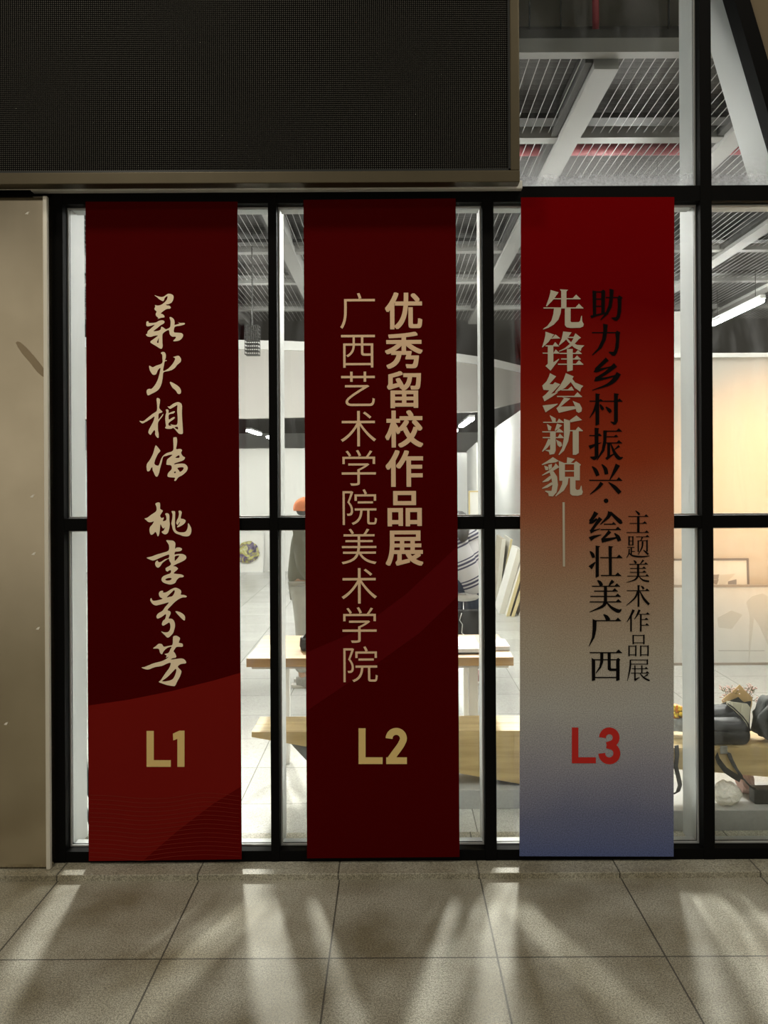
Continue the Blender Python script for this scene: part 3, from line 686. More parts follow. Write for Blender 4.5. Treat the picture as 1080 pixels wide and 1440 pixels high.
# ---- banner L3
C3 = ((732.5, 277.5), (948, 277), (947, 1204.5), (730.5, 1204))
t3, P = banner(C3, 'banner fading from red to grey-blue with serif characters and red L3, on the right', None)
board(t3, P, grad_mat(-0.0, (P[0].z - t3.location.z)))
def Hs(x0, x1, y, t=5, s=1.0):
    """thin serif horizontal with its triangular ending"""
    return [[(x0, y - t), (x1 - 4, y - t), (x1, y), (x1, y + t), (x0, y + t)]], [[(x1 - 75 * s, y - t + 1), (x1 - 42 * s, y - 40 * s), (x1 + 2, y + t - 2)]]
A1, A2, A3, A4, A5 = (750, 400), (750, 530), (750, 630), (790, 710), (790, 830)
cream = []
def put(L, o, *polys):
    for p in polys: L.append([Z7(o, p)])
def puth(L, o, x0, x1, y, t=5, s=1.0):
    for q in Hs(x0, x1, y, t, s): L.append([Z7(o, q[0])])
def putr(L, o, *rs):
    for r in rs: L.append([Z7(o, ribbon(list(r), 4))])
# first bold column
put(cream, A1, [(185,60),(272,85),(215,165),(145,238),(135,235),(165,150),(182,90)], [(285,52),(375,58),(357,75),(357,258),(300,258),(300,75)],
    [(222,258),(300,258),(295,310),(270,380),(220,435),(160,470),(105,488),(103,482),(150,450),(195,390),(215,320)],
    [(340,258),(402,258),(402,400),(412,410),(490,408),(505,395),(518,340),(525,340),(528,400),(545,430),(540,455),(505,470),(400,472),(360,465),(340,440)])
puth(cream, A1, 200, 510, 155, 6, 1.15); puth(cream, A1, 108, 540, 255, 6, 1.15)
put(cream, A1, [(130,512),(225,545),(205,565),(165,620),(100,682),(92,680),(115,610),(128,550)], [(165,577),(205,577),(238,542),(292,585),(165,590)],
    [(130,660),(210,660),(235,625),(280,672),(130,672)], [(100,740),(218,740),(240,705),(290,750),(100,750)],
    [(155,665),(215,665),(215,845),(275,805),(278,812),(185,935),(130,885),(155,860)],
    [(322,510),(412,520),(370,580),(330,620),(280,660),(275,655),(305,590)],
    [(365,568),(435,568),(455,530),(515,578),(490,595),(440,650),(380,690),(280,728),(275,722),(340,690),(400,640),(435,582),(365,580)],
    [(340,580),(360,575),(400,620),(470,655),(552,662),(520,690),(512,722),(440,685),(380,630)], [(362,700),(425,700),(425,930),(365,945)])
puth(cream, A1, 285, 522, 748, 6, 0.95); puth(cream, A1, 300, 512, 808, 6, 0.95); puth(cream, A1, 265, 540, 865, 6, 1.1)
put(cream, A2, [(178,-40),(245,-5),(172,78),(210,80),(232,58),(290,80),(190,185),(262,165),(262,172),(200,215),(118,265),(98,215),(130,190),(172,145),(108,140),(95,95),(140,50),(165,0)],
    [(98,310),(262,290),(262,297),(130,385)],
    [(350,-40),(435,-5),(400,60),(340,120),(240,170),(232,165),(290,90),(330,20)], [(405,0),(450,60),(540,98),(515,125),(505,160),(450,120),(400,50),(385,20)],
    [(300,135),(370,135),(412,102),(440,147),(300,147)],
    [(310,218),(400,235),(295,322),(445,318),(465,345),(275,390),(248,340),(270,320),(330,230)], [(425,260),(500,290),(525,340),(520,375),(490,390),(465,375),(455,330)])
puth(cream, A2, 255, 525, 212, 6, 1.15)
put(cream, A2, [(175,415),(240,450),(240,487),(205,487)], [(105,487),(255,487),(275,452),(328,492),(328,498),(105,498)], [(145,510),(195,540),(185,580),(160,580)],
    [(255,505),(310,525),(240,585),(230,580)], [(95,590),(250,590),(275,555),(325,597),(325,602),(95,602)], [(100,652),(265,652),(285,615),(330,660),(330,664),(100,664)],
    [(180,600),(240,600),(240,800),(225,835),(175,845),(165,810),(130,800),(130,793),(180,790)], [(160,670),(210,690),(150,770),(98,812),(93,806),(130,740)],
    [(245,680),(300,710),(310,745),(285,762),(260,740)], [(465,418),(527,468),(400,492),(395,468)], [(330,455),(395,475),(395,600),(375,700),(330,800),(275,850),(272,840),(310,770),(330,660)],
    [(390,577),(455,577),(485,540),(537,584),(530,589),(390,589)], [(425,585),(490,585),(490,825),(460,845),(425,845)])
put(cream, A3, [(210,98),(275,140),(240,155),(160,165),(95,185),(88,178),(150,140)], [(115,190),(160,205),(160,238),(130,240)], [(160,182),(200,172),(198,215),(168,240)],
    [(240,165),(280,208),(200,255),(95,300),(92,293),(180,235),(225,195)],
    [(175,265),(215,250),(255,310),(265,400),(250,480),(210,525),(165,520),(160,490),(125,470),(128,462),(195,465),(205,400),(195,330)],
    [(180,300),(205,320),(160,360),(100,372),(97,365)], [(195,370),(210,395),(150,430),(95,442),(92,435)],
    [(365,100),(448,120),(400,165),(360,165)], [(275,138),(340,165),(340,355),(280,355)], [(440,160),(462,142),(515,180),(502,195),(502,350),(440,350)],
    [(335,162),(445,162),(445,176),(335,176)], [(340,241),(440,241),(440,255),(340,255)], [(335,312),(445,312),(445,326),(335,326)],
    [(318,320),(380,320),(370,390),(330,460),(240,525),(237,518),(280,460),(310,390)],
    [(395,320),(455,320),(455,440),(470,455),(500,450),(515,408),(522,410),(525,450),(535,475),(525,505),(480,518),(420,515),(397,495)],
    [(314,588),(338,588),(342,1285),(318,1285)])
letters('title_lettering', cream, M_cream, t3, 'bold cream serif column with dash')
ink = []
put(ink, A1, [(640,65),(680,72),(680,332),(645,342)], [(735,72),(757,55),(778,72),(772,312),(735,315)], [(670,74),(745,74),(745,86),(670,86)],
    [(675,152),(740,152),(740,163),(675,163)], [(675,230),(740,230),(740,241),(675,241)], [(615,338),(700,318),(790,300),(790,316),(680,345),(628,367)],
    [(785,135),(930,135),(930,146),(785,146)],
    [(825,45),(870,58),(862,150),(850,240),(810,320),(730,388),(725,380),(780,310),(815,220),(825,130)],
    [(910,140),(930,118),(965,140),(955,160),(950,300),(935,360),(905,395),(875,390),(845,365),(848,358),(895,355),(908,320),(915,220)])
put(ink, A1, [(635,516),(905,516),(905,528),(635,528)], [(755,425),(805,435),(798,520),(785,600),(740,690),(640,770),(635,762),(700,690),(745,590),(757,500)],
    [(888,520),(905,500),(942,520),(935,540),(925,680),(905,745),(880,775),(850,770),(815,735),(820,728),(870,730),(885,690),(895,600)])
putr(ink, A1, [(800,808,24),(740,865,20),(676,925,18)], [(664,926,24),(690,932,20),(780,908,9),(880,884,8)], [(890,872,26),(790,955,18),(680,1022,16)],
     [(666,1024,26),(700,1030,18),(800,1012,10),(900,985,9)], [(925,962,26),(880,1030,26),(800,1090,15),(635,1147,3)])
put(ink, A2, [(672,178),(722,186),(712,200),(712,515),(672,528)], [(608,257),(760,257),(762,268),(608,268)], [(700,258),(728,238),(765,267)],
    [(873,176),(928,184),(915,200),(915,480),(895,515),(870,520),(835,490),(838,483),(873,488)])
puth(ink, A2, 765, 964, 263, 6, 0.75)
putr(ink, A2, [(685,285,14),(655,370,11),(610,442,3)], [(722,298,6),(742,335,17),(755,358,12)], [(785,325,6),(822,362,20),(838,384,14)])
put(ink, A2, [(663,550),(712,556),(704,570),(704,860),(680,895),(650,902),(613,872),(618,865),(663,862)], [(605,630),(735,630),(735,642),(605,642)], [(690,632),(715,612),(742,640)],
    [(757,580),(795,580),(790,700),(770,800),(690,905),(685,900),(740,790),(757,690)], [(800,718),(832,718),(830,850),(895,815),(897,822),(800,900),(778,882),(800,860)],
    [(795,643),(905,643),(905,654),(795,654)], [(870,645),(895,625),(922,652)])
puth(ink, A2, 757, 958, 588, 6, 0.8); puth(ink, A2, 780, 960, 716, 6, 0.8)
putr(ink, A2, [(605,765,22),(660,740,13),(735,712,3)], [(838,722,5),(875,815,16),(925,880,20),(970,872,4)], [(930,748,14),(878,788,4)])
putr(ink, A3, [(636,200,5),(672,240,20),(698,300,20)], [(740,176,5),(778,225,20),(792,285,20)], [(915,180,26),(870,268,16),(826,345,4)], [(742,376,20),(700,430,15),(612,503,3)], [(815,372,5),(880,425,20),(938,488,22)])
puth(ink, A3, 605, 962, 350, 6, 0.85)
ink.append([Z7(A3, [(787 + 25 * math.cos(a * PI / 8), 572 + 25 * math.sin(a * PI / 8)) for a in range(16)])])
putr(ink, A4, [(372,80,26),(345,125,20),(305,180,16)], [(300,182,22),(330,186,16),(380,150,10)], [(420,143,22),(365,215,16),(312,290,14)], [(306,290,22),(350,278,10),(415,258,3)], [(302,372,24),(350,346,16),(428,323,3)],
     [(525,75,26),(500,130,18),(415,212,4)], [(522,78,12),(575,130,18),(636,185,22),(656,188,4)], [(520,285,20),(480,330,14),(435,375,12)], [(430,387,24),(520,372,16),(605,352,8)], [(570,308,6),(606,346,20),(624,392,20)])
puth(ink, A4, 455, 585, 209, 6, 0.6); puth(ink, A4, 418, 640, 267, 6, 0.8)
putr(ink, A4, [(303,502,5),(328,532,18),(345,572,16)], [(305,682,25),(335,650,16),(362,620,4)])
put(ink, A4, [(365,440),(414,447),(400,462),(400,775),(365,790)], [(505,444),(557,450),(541,464),(541,768),(510,768)])
puth(ink, A4, 415, 656, 572, 6, 0.85); puth(ink, A4, 422, 642, 766, 6, 0.85)
putr(ink, A4, [(385,818,6),(412,842,18),(430,876,18)], [(555,822,20),(525,855,12),(510,878,6)], [(472,1050,20),(440,1100,15),(300,1162,3)], [(482,1055,6),(540,1115,15),(612,1152,20),(645,1130,4)])
for x0, x1, y in ((325,630,882),(348,606,935),(308,638,992),(300,645,1052)): puth(ink, A4, x0, x1, y, 6, 0.8)
put(ink, A4, [(455,880),(489,880),(489,1055),(455,1055)])
putr(ink, A5, [(450,262,5),(482,288,20),(505,328,24)])
puth(ink, A5, 335, 643, 330, 6, 0.85)
put(ink, A5, [(332,310),(376,330),(372,430),(355,510),(296,610),(292,604),(325,510),(332,420)])
puth(ink, A5, 300, 652, 677, 6, 0.9)
put(ink, A5, [(322,735),(360,752),(360,975),(325,985)], [(588,750),(610,732),(634,752),(625,765),(625,975),(588,985)], [(340,748),(615,748),(615,760),(340,760)], [(345,940),(605,940),(605,953),(345,953)],
    [(415,680),(449,680),(447,780),(425,840),(370,903),(366,897),(405,830),(415,770)], [(495,680),(529,680),(529,835),(535,848),(590,850),(590,876),(520,876),(497,860)])
letters('subtitle_lettering', ink, M_ink, t3, 'black serif column with a dot')
sm = []
putr(sm, A4, [(798,62,3),(826,88,12),(840,108,11)])
for x0, x1, y in ((720,938,125),(735,922,200),(700,944,299)): puth(sm, A4, x0, x1, y, 4, 0.6)
put(sm, A4, [(815,125),(841,125),(841,297),(815,297)])
put(sm, A4, [(720,340),(735,340),(735,440),(720,440)], [(762,340),(777,340),(777,440),(762,440)], [(722,342),(772,342),(772,350),(722,350)], [(722,388),(772,388),(772,396),(722,396)], [(722,430),(772,430),(772,438),(722,438)],
    [(708,456),(786,456),(786,464),(708,464)], [(745,460),(759,460),(759,550),(745,550)], [(757,500),(790,500),(790,508),(757,508)],
    [(820,384),(835,384),(835,510),(820,510)], [(914,384),(930,376),(930,505),(914,505)], [(822,384),(925,384),(925,392),(822,392)])
puth(sm, A4, 805, 948, 346, 4, 0.55)
putr(sm, A4, [(730,478,7),(725,530,6),(700,572,2)], [(722,515,4),(765,550,9),(860,562,9),(950,553,4)], [(875,396,9),(868,460,8),(825,540,2)], [(884,490,4),(910,512,9),(936,538,10)], [(872,348,7),(855,388,5)])
putr(sm, A4, [(778,600,4),(795,618,11),(803,634,10)], [(884,598,11),(862,625,6),(850,640,4)], [(826,770,11),(790,812,8),(700,840,2)], [(830,772,3),(880,816,9),(945,830,10)])
for x0, x1, y in ((730,932,643),(740,912,688),(735,915,731),(710,945,772)): puth(sm, A4, x0, x1, y, 4, 0.55)
put(sm, A4, [(814,640),(838,640),(838,775),(814,775)])
puth(sm, A4, 705, 948, 930, 4, 0.6)
put(sm, A4, [(820,868),(846,872),(840,885),(840,1104),(820,1106)])
putr(sm, A4, [(858,878,4),(876,895,11),(886,912,10)], [(822,935,9),(790,1010,9),(697,1091,2)], [(845,935,4),(890,1020,13),(945,1080,13)])
putr(sm, A5, [(778,212,14),(745,280,10),(703,345,2)], [(842,212,13),(812,275,8),(785,315,2)])
put(sm, A5, [(740,285),(758,275),(758,448),(740,448)], [(846,262),(864,262),(864,448),(846,448)])
for x0, x1, y in ((818,952,260),(860,938,318),(860,944,379)): puth(sm, A5, x0, x1, y, 4, 0.55)
for x0, x1, y0, y1 in ((765,896,486,586),(720,808,602,716),(847,941,602,716)):
    put(sm, A5, [(x0,y0-4),(x0+15,y0),(x0+15,y1-2),(x0,y1)], [(x1-15,y0),(x1,y0-8),(x1,y1-2),(x1-15,y1)], [(x0+5,y0),(x1-5,y0),(x1-5,y0+8),(x0+5,y0+8)], [(x0+5,y1-20),(x1-5,y1-20),(x1-5,y1-12),(x0+5,y1-12)])
put(sm, A5, [(738,752),(925,752),(925,760),(738,760)], [(918,754),(933,746),(933,806),(918,806)], [(740,797),(925,797),(925,805),(740,805)], [(785,815),(798,815),(798,900),(785,900)], [(860,815),(873,815),(873,900),(860,900)])
puth(sm, A5, 760, 934, 851, 4, 0.5); puth(sm, A5, 748, 948, 899, 4, 0.55)
putr(sm, A5, [(742,755,8),(738,850,9),(708,985,2)], [(792,900,8),(792,968,8)], [(786,976,12),(840,944,3)], [(848,902,4),(890,950,9),(950,980,9)], [(932,912,9),(890,940,3)])
letters('small_lettering', sm, M_ink, t3, 'small black serif column')
letters('level_mark', [[Z7(o3, [(262,332),(332,332),(332,655),(522,655),(522,720),(262,720)])],
                       *[[Z7(o3, q)] for q in segs(arc(668, 441, 74, 180, 430, 37, 16) + [(640, 524, 33)])],
                       *[[Z7(o3, q)] for q in segs([(640, 524, 33)] + arc(668, 612, 82, -70, 180, 37, 16))]], M_redink, t3, 'red L3 mark')

# ================================================================== FURNITURE
FL = 0.02
YT0, YT1, ZTB = 4.14, 4.74, 0.745
tx0, tx1 = XX(345, YT0), XX(721, YT0)
M_legw = mat('white_leg_paint', (0.72, 0.72, 0.70), 0.5)
t = thing('table', ((tx0 + tx1) / 2, (YT0 + YT1) / 2, FL), 'oak-topped table with white legs behind the nearer wooden bench', 'table')
boxobj('tabletop', (tx0, tx1, YT0, YT1, ZTB - 0.046, ZTB), M_oak, t, 0.002)
bm = BM(); box(bm, tx0 + 0.02, tx1 - 0.02, YT0 + 0.05, YT1 - 0.05, ZTB - 0.068, ZTB - 0.046); obj('apron', bm, M_legw, t)
for lx in (-0.665, 0.415):
    for ly in (YT0 + 0.13, YT1 - 0.17):
        boxobj('leg', (lx, lx + 0.05, ly, ly + 0.05, FL, ZTB - 0.068), M_legw, t, 0.003)
BZ = 0.405
M_plinth = mat('grey_stone_plinth', (0.38, 0.38, 0.37), 0.6, 0, 0.15, 60)
M_legg = mat('grey_steel_plate', (0.22, 0.23, 0.23), 0.4, 0.3)
def bench(name, label, x0, x1, y0, y1, th0, th1, plinth, strut=None):
    t = thing(name, ((x0 + x1) / 2, (y0 + y1) / 2, FL), label, 'bench', 'wedge benches inside the window')
    bm = BM(); ym = (y0 + y1) / 2
    for a, b in ((y0, ym - 0.0015), (ym + 0.0015, y1)):
        prism(bm, [(x0, a, BZ), (x1, a, BZ), (x1, a, BZ - th1), (x0, a, BZ - th0)], (0, b - a, 0))
    obj('seat_beam', bm, M_pine, t)
    boxobj('plinth', plinth, M_plinth, t, 0.004)
    if strut:
        bm = BM(); prism(bm, strut, (0, 0.14, 0)); obj('strut', bm, M_legg, t)
bench('bench', 'pale wooden wedge bench in front of the oak table, left end near the middle banner', XX(352, 3.98), 0.70, 3.98, 4.235, 0.026, 0.283, (0.18, 0.78, 3.94, 4.235, FL, 0.118),
      [(-0.545, 4.04, 0.332), (-0.25, 4.04, 0.28), (-0.05, 4.04, FL), (-0.26, 4.04, FL)])
bench('bench', 'pale wooden wedge bench close to the right window, piled with bags and bouquets', 0.72, 3.4, 3.715, 3.972, 0.045, 0.285, (1.0, 3.5, 3.685, 4.03, FL, 0.118))

# things on the table
M_blk = mat('black_leather', (0.007, 0.007, 0.008), 0.55, 0, 0.1, 40, 0.1)
M_dgr = mat('dark_grey_leather', (0.032, 0.034, 0.04), 0.6, 0, 0.12, 30, 0.1)
M_paper = mat('white_paper', (0.8, 0.8, 0.78), 0.6)
p = W(434, 915, 4.3)
t = thing('handbag', (p.x, 4.34, ZTB), 'small crumpled black bag on the left half of the oak table', 'bag')
bm = BM(); box(bm, p.x - 0.055, p.x + 0.10, 4.30, 4.40, ZTB, ZTB + 0.075, 0.02)
bmesh.ops.subdivide_edges(bm, edges=bm.edges, cuts=2); crumple(bm, 0.014, 3, 22)
for v in bm.verts: v.co.z = max(v.co.z, ZTB)
obj('body', bm, M_dgr, t, True)
bm = BM(); prism(bm, [(p.x - 0.045, 4.315, ZTB + 0.06), (p.x - 0.02, 4.315, ZTB + 0.095), (p.x - 0.002, 4.315, ZTB + 0.06)], (0, 0.03, 0)); obj('flap', bm, M_blk, t); bm = BM(); prism(bm, [(p.x + 0.04, 4.315, ZTB + 0.06), (p.x + 0.06, 4.315, ZTB + 0.09), (p.x + 0.075, 4.315, ZTB + 0.06)], (0, 0.03, 0)); obj('flap', bm, M_blk, t)
x0, x1 = XX(626, 4.3), XX(674, 4.3)
t = thing('sign_in_book', ((x0 + x1) / 2, 4.4, ZTB), 'open white sign-in book in a black folder on the oak table', 'book')
boxobj('cover', (x0, x1, 4.22, 4.56, ZTB, ZTB + 0.006), M_blk, t, 0.001)
boxobj('pages', (x0 + 0.004, x1 - 0.004, 4.225, 4.55, ZTB + 0.006, ZTB + 0.028), M_paper, t, 0.003)
bm = BM()
for i in range(4):
    for j in range(5):
        xx = x0 + 0.02 + j * 0.034; yy = 4.25 + i * 0.07; boxobj('printed_picture', (xx, xx + 0.022, yy, yy + 0.04, ZTB + 0.028, ZTB + 0.0285), mat('grey_print', (0.3, 0.31, 0.33), 0.6), t)
x0, x1 = XX(684, 4.35), XX(714, 4.35)
t = thing('notebook', ((x0 + x1) / 2, 4.4, ZTB), 'closed white notebook near the right edge of the oak table', 'book')
boxobj('pages', (x0 + 0.002, x1 - 0.002, 4.302, 4.498, ZTB + 0.003, ZTB + 0.019), M_paper, t)
boxobj('cover', (x0, x1, 4.30, 4.50, ZTB + 0.019, ZTB + 0.022), mat('pinkish_cover', (0.6, 0.5, 0.47), 0.5), t)
boxobj('cover', (x0, x1, 4.30, 4.50, ZTB, ZTB + 0.003), MATS['pinkish_cover'], t)

# things on and under the right bench
def rot(bm, c, ang, ax): bmesh.ops.rotate(bm, verts=bm.verts, cent=c, matrix=Matrix.Rotation(ang, 3, ax))
yb = 3.765
xa, xb = XX(966, yb), XX(1053, yb)
t = thing('satchel', ((xa + xb) / 2, yb + 0.03, BZ), 'black leather satchel with hanging strap on the bench by the right pane', 'bag')
bm = BM(); n = 16; r = 0.058; cz = BZ + r - 0.012
tube(bm, [(xa, yb + 0.02, cz), (xa + 0.02, yb + 0.02, cz), (xb - 0.05, yb + 0.02, cz), (xb - 0.025, yb + 0.02, cz), (xb - 0.008, yb + 0.02, cz), (xb, yb + 0.02, cz)], [r * 0.7, r, r, r * 0.93, r * 0.68, r * 0.3], 20)
for v in bm.verts: v.co.z = max(v.co.z, BZ + 0.001)
obj('body', bm, M_blk, t, True)
bm = BM()
prof = [(yb - 0.038, cz + 0.028), (yb - 0.02, cz + 0.062), (yb + 0.01, cz + 0.085), (yb + 0.045, cz + 0.118), (yb + 0.062, cz + 0.132), (yb + 0.075, cz + 0.12), (yb + 0.07, cz - 0.02), (yb + 0.0, cz - 0.01)]
wL = [(xa, xb - 0.018), (xa, xb - 0.024), (xa, xb - 0.035), (xa + 0.01, xb - 0.065), (xa + 0.02, xb - 0.085), (xa + 0.02, xb - 0.085), (xa, xb - 0.04), (xa, xb - 0.03)]
L_ = [bm.verts.new((w[0], p[0], p[1])) for w, p in zip(wL, prof)]; R_ = [bm.verts.new((w[1], p[0], p[1])) for w, p in zip(wL, prof)]
bm.faces.new(L_); bm.faces.new(R_[::-1])
for i in range(8): bm.faces.new((L_[i], R_[i], R_[(i + 1) % 8], L_[(i + 1) % 8]))
bmesh.ops.bevel(bm, geom=list(bm.edges), offset=0.006, segments=2, affect='EDGES')
f = obj('flap', bm, M_dgr, t, True); f['label'] = 'dark grey flap'
bm = BM(); tube(bm, [(q[1] + 0.001, p[0] - 0.002, p[1] + 0.002) for q, p in zip(wL[:5], prof[:5])], 0.0035, 8); obj('piping', bm, M_blk, t, True)
yo = 3.700
def wp(px, py): return W(px, py, yo)
bm = BM(); strap(bm, [W(1007, 1061, 3.71), wp(1010, 1070), wp(1020, 1083), wp(1032, 1091), wp(1041, 1096)], (0.012, 0, 0.026)); strap(bm, [W(1024, 1058, 3.71), wp(1028, 1068), wp(1034, 1080), wp(1040, 1088), wp(1043, 1096)], (0.022, 0, -0.008)); obj('strap', bm, M_blk, t)
bm = BM(); strap(bm, [wp(1046, 1096), wp(1050, 1101), wp(1056, 1107), W(1062, 1109, 3.70)], (0.003, 0, 0.008)); obj('strap', bm, M_blk, t)
bm = BM(); strap(bm, [W(951, 1048, 3.705), wp(952, 1062), wp(950, 1078), wp(953, 1090), wp(956, 1104), wp(953, 1113), wp(946, 1117)], (0.02, 0, 0.004)); obj('strap', bm, M_blk, t)
bm = BM(); box(bm, *( [wp(1008, 0).x, wp(1018, 0).x] ), 3.703, 3.712, ZZ(1063, yo), ZZ(1052, yo), 0.002); obj('buckle', bm, mat('dull_metal', (0.4, 0.4, 0.4), 0.3, 0.9), t)

M_kraft = mat('kraft_paper', (0.62, 0.42, 0.20), 0.7, 0, 0.1, 20)
M_cream2 = mat('cream_canvas', (0.74, 0.70, 0.56), 0.7, 0, 0.06, 30)
M_wrap = mat('dark_grey_wrapping', (0.055, 0.057, 0.058), 0.6, 0, 0.15, 15)
M_leaf = mat('dry_stem', (0.16, 0.15, 0.08), 0.8)
M_bud = mat('tiny_pale_flower', (0.75, 0.55, 0.50), 0.7)
def bouquet(name, base, label, kind, papers, nst, spread, hgt, budm, budr, seed):
    rnd = random.Random(seed)
    t = thing(name, base, label, 'bouquet')
    for m, pts, d in papers:
        bm = BM(); prism(bm, [Vector(q) for q in pts], d); 
        bmesh.ops.subdivide_edges(bm, edges=bm.edges, cuts=3, use_grid_fill=True); crumple(bm, 0.006, seed, 25)
        obj('wrapping_paper', bm, m, t)
    bs, bf = BM(), BM()
    b = Vector(base)
    for i in range(nst):
        a = rnd.uniform(0, 2 * PI); s = rnd.uniform(0.2, 1) * spread
        tip = b + Vector((math.cos(a) * s, math.sin(a) * s * 0.5, hgt * rnd.uniform(0.75, 1.05)))
        tube(bs, [b + Vector((0, 0, 0.03)), (b + tip) / 2 + Vector((0, 0, 0.03)), tip], 0.0014, 5)
        for k in range(5):
            q = tip + Vector((rnd.uniform(-1, 1), rnd.uniform(-1, 1), rnd.uniform(-1, 0.6))) * 0.022
            tube(bs, [tip - Vector((0, 0, 0.02)), q], 0.0009, 4); ball(bf, q, budr * rnd.uniform(0.7, 1.2), 8, 6)
    obj('stem', bs, M_leaf, t); obj('blossom', bf, budm, t)
    return t
Yq = 3.90
def q(px, py, Y=Yq): return W(px, py, Y)
bouquet('bouquet', (q(1037, 0).x, 3.935, BZ), 'bouquet of tiny flowers in kraft and dark paper behind the satchel', 0,
        [(M_kraft, [q(1015, 985), q(1040, 963), q(1058, 981), q(1052, 1020), q(1020, 1020)], (0, 0.004, 0)),
         (M_wrap, [q(1005, 993, 3.88), q(1026, 986, 3.88), q(1038, 980, 3.88), q(1048, 988, 3.88), q(1055, 986, 3.88), q(1054, 1026, 3.88), q(1008, 1030, 3.88)], (0, 0.004, 0))],
        26, 0.10, 0.235, M_bud, 0.0042, 5)
M_orange = mat('orange_paper', (0.75, 0.28, 0.08), 0.6)
M_yel = mat('yellow_petal', (0.85, 0.62, 0.08), 0.6)
t = bouquet('bouquet', (q(953, 0).x, 3.90, BZ), 'small bouquet of yellow flowers in orange paper beside the gradient banner', 0,
        [(M_orange, [q(942, 996), q(952, 992), q(965, 997), q(963, 1012), q(944, 1012)], (0, 0.03, 0)),
         (mat('grey_tissue', (0.33, 0.35, 0.36), 0.6, 0, 0.5, 30), [q(938, 1010, 3.88), q(966, 1012, 3.88), q(965, 1029, 3.88), q(938, 1029, 3.88)], (0, 0.05, 0))],
        7, 0.03, 0.148, M_yel, 0.009, 9)
t = thing('tote_bag', (q(1037, 0).x, 3.86, BZ), 'cream stiff tote bag standing between the satchel and the bouquet', 'bag')
bm = BM(); prism(bm, [q(1022, 986, 3.85), q(1051, 990, 3.85), q(1055, 995, 3.85), q(1051, 1031, 3.85), q(1022, 1031, 3.85)], (0, 0.006, 0)); prism(bm, [q(1024, 986, 3.872), q(1051, 990, 3.872), q(1050, 1031, 3.872), q(1024, 1031, 3.872)], (0, 0.003, 0)); obj('body', bm, M_cream2, t)
bm = BM(); tube(bm, [q(1029, 988, 3.848), q(1030, 1003, 3.846), q(1036, 1008, 3.845), q(1042, 1003, 3.846), q(1043, 990, 3.848)], 0.002, 8); obj('handle', bm, M_cream2, t, True)
M_jkt = mat('dark_grey_jacket', (0.045, 0.05, 0.05), 0.8, 0, 0.3, 60, 0.3)
t = thing('jacket', (q(1086, 0).x, 3.86, BZ), 'dark grey folded jacket on the bench at the right edge of the photo', 'jacket')
def blob(pts, y0, y1, amt, seed, cuts=3):
    bm = BM(); prism(bm, [Vector((p.x, y0, p.z)) for p in pts], (0, y1 - y0, 0))
    bmesh.ops.subdivide_edges(bm, edges=bm.edges, cuts=cuts, use_grid_fill=True)
    bmesh.ops.triangulate(bm, faces=[f for f in bm.faces if len(f.verts) > 4])
    bmesh.ops.smooth_vert(bm, verts=bm.verts, factor=0.5, use_axis_x=True, use_axis_y=True, use_axis_z=True)
    crumple(bm, amt, seed, 20)
    for v in bm.verts: v.co.z = max(v.co.z, BZ + 0.001)
    return bm
obj('body', blob([q(1059, 1030, 3.82), q(1062, 1003, 3.82), q(1073, 980, 3.82), q(1100, 976, 3.82), q(1125, 990, 3.82), q(1130, 1038, 3.82), q(1078, 1038, 3.82)], 3.765, 3.86, 0.010, 11), M_jkt, t, True)
bm = BM(); tube(bm, [q(1066, 1022, 3.76), q(1073, 1010, 3.755), q(1085, 998, 3.755), q(1100, 992, 3.76)], [0.018, 0.026, 0.028, 0.02], 12); crumple(bm, 0.004, 4, 40); obj('sleeve', bm, M_jkt, t, True)
t = thing('camera_bag', (q(1090, 0, 3.80).x, 3.82, 0.118), 'black padded bag under the right bench at the photo edge', 'bag')
boxobj('body', (q(1056, 0, 3.74).x, q(1125, 0, 3.74).x, 3.745, 3.81, 0.118, 0.19), M_blk, t, 0.01)
bm = BM(); tube(bm, [(q(1062, 0, 3.74).x, 3.75, 0.185), (q(1054, 0, 3.74).x, 3.74, 0.195), (q(1050, 0, 3.74).x, 3.745, 0.21)], 0.004, 8); obj('strap', bm, M_blk, t, True)

def plastic():
    m = bpy.data.materials.new('clear_plastic_film'); m.use_nodes = True; nt = m.node_tree; nt.nodes.clear()
    out = N(nt, 'ShaderNodeOutputMaterial'); tr = N(nt, 'ShaderNodeBsdfTransparent'); tr.inputs[0].default_value = (0.92, 0.92, 0.9, 1)
    p = N(nt, 'ShaderNodeBsdfPrincipled'); p.inputs['Base Color'].default_value = (0.75, 0.73, 0.65, 1); p.inputs['Roughness'].default_value = 0.15
    mx = N(nt, 'ShaderNodeMixShader'); lw = N(nt, 'ShaderNodeLayerWeight'); lw.inputs[0].default_value = 0.45
    mr = N(nt, 'ShaderNodeMapRange'); mr.inputs['To Min'].default_value = 0.3; mr.inputs['To Max'].default_value = 0.9
    nt.links.new(lw.outputs['Facing'], mr.inputs['Value']); nt.links.new(mr.outputs[0], mx.inputs[0])
    nt.links.new(tr.outputs[0], mx.inputs[1]); nt.links.new(p.outputs[0], mx.inputs[2]); nt.links.new(mx.outputs[0], out.inputs[0])
    return m
M_film = plastic()
M_pink = mat('pink_wrapper', (0.72, 0.48, 0.45), 0.4, 0, 0.15, 20)
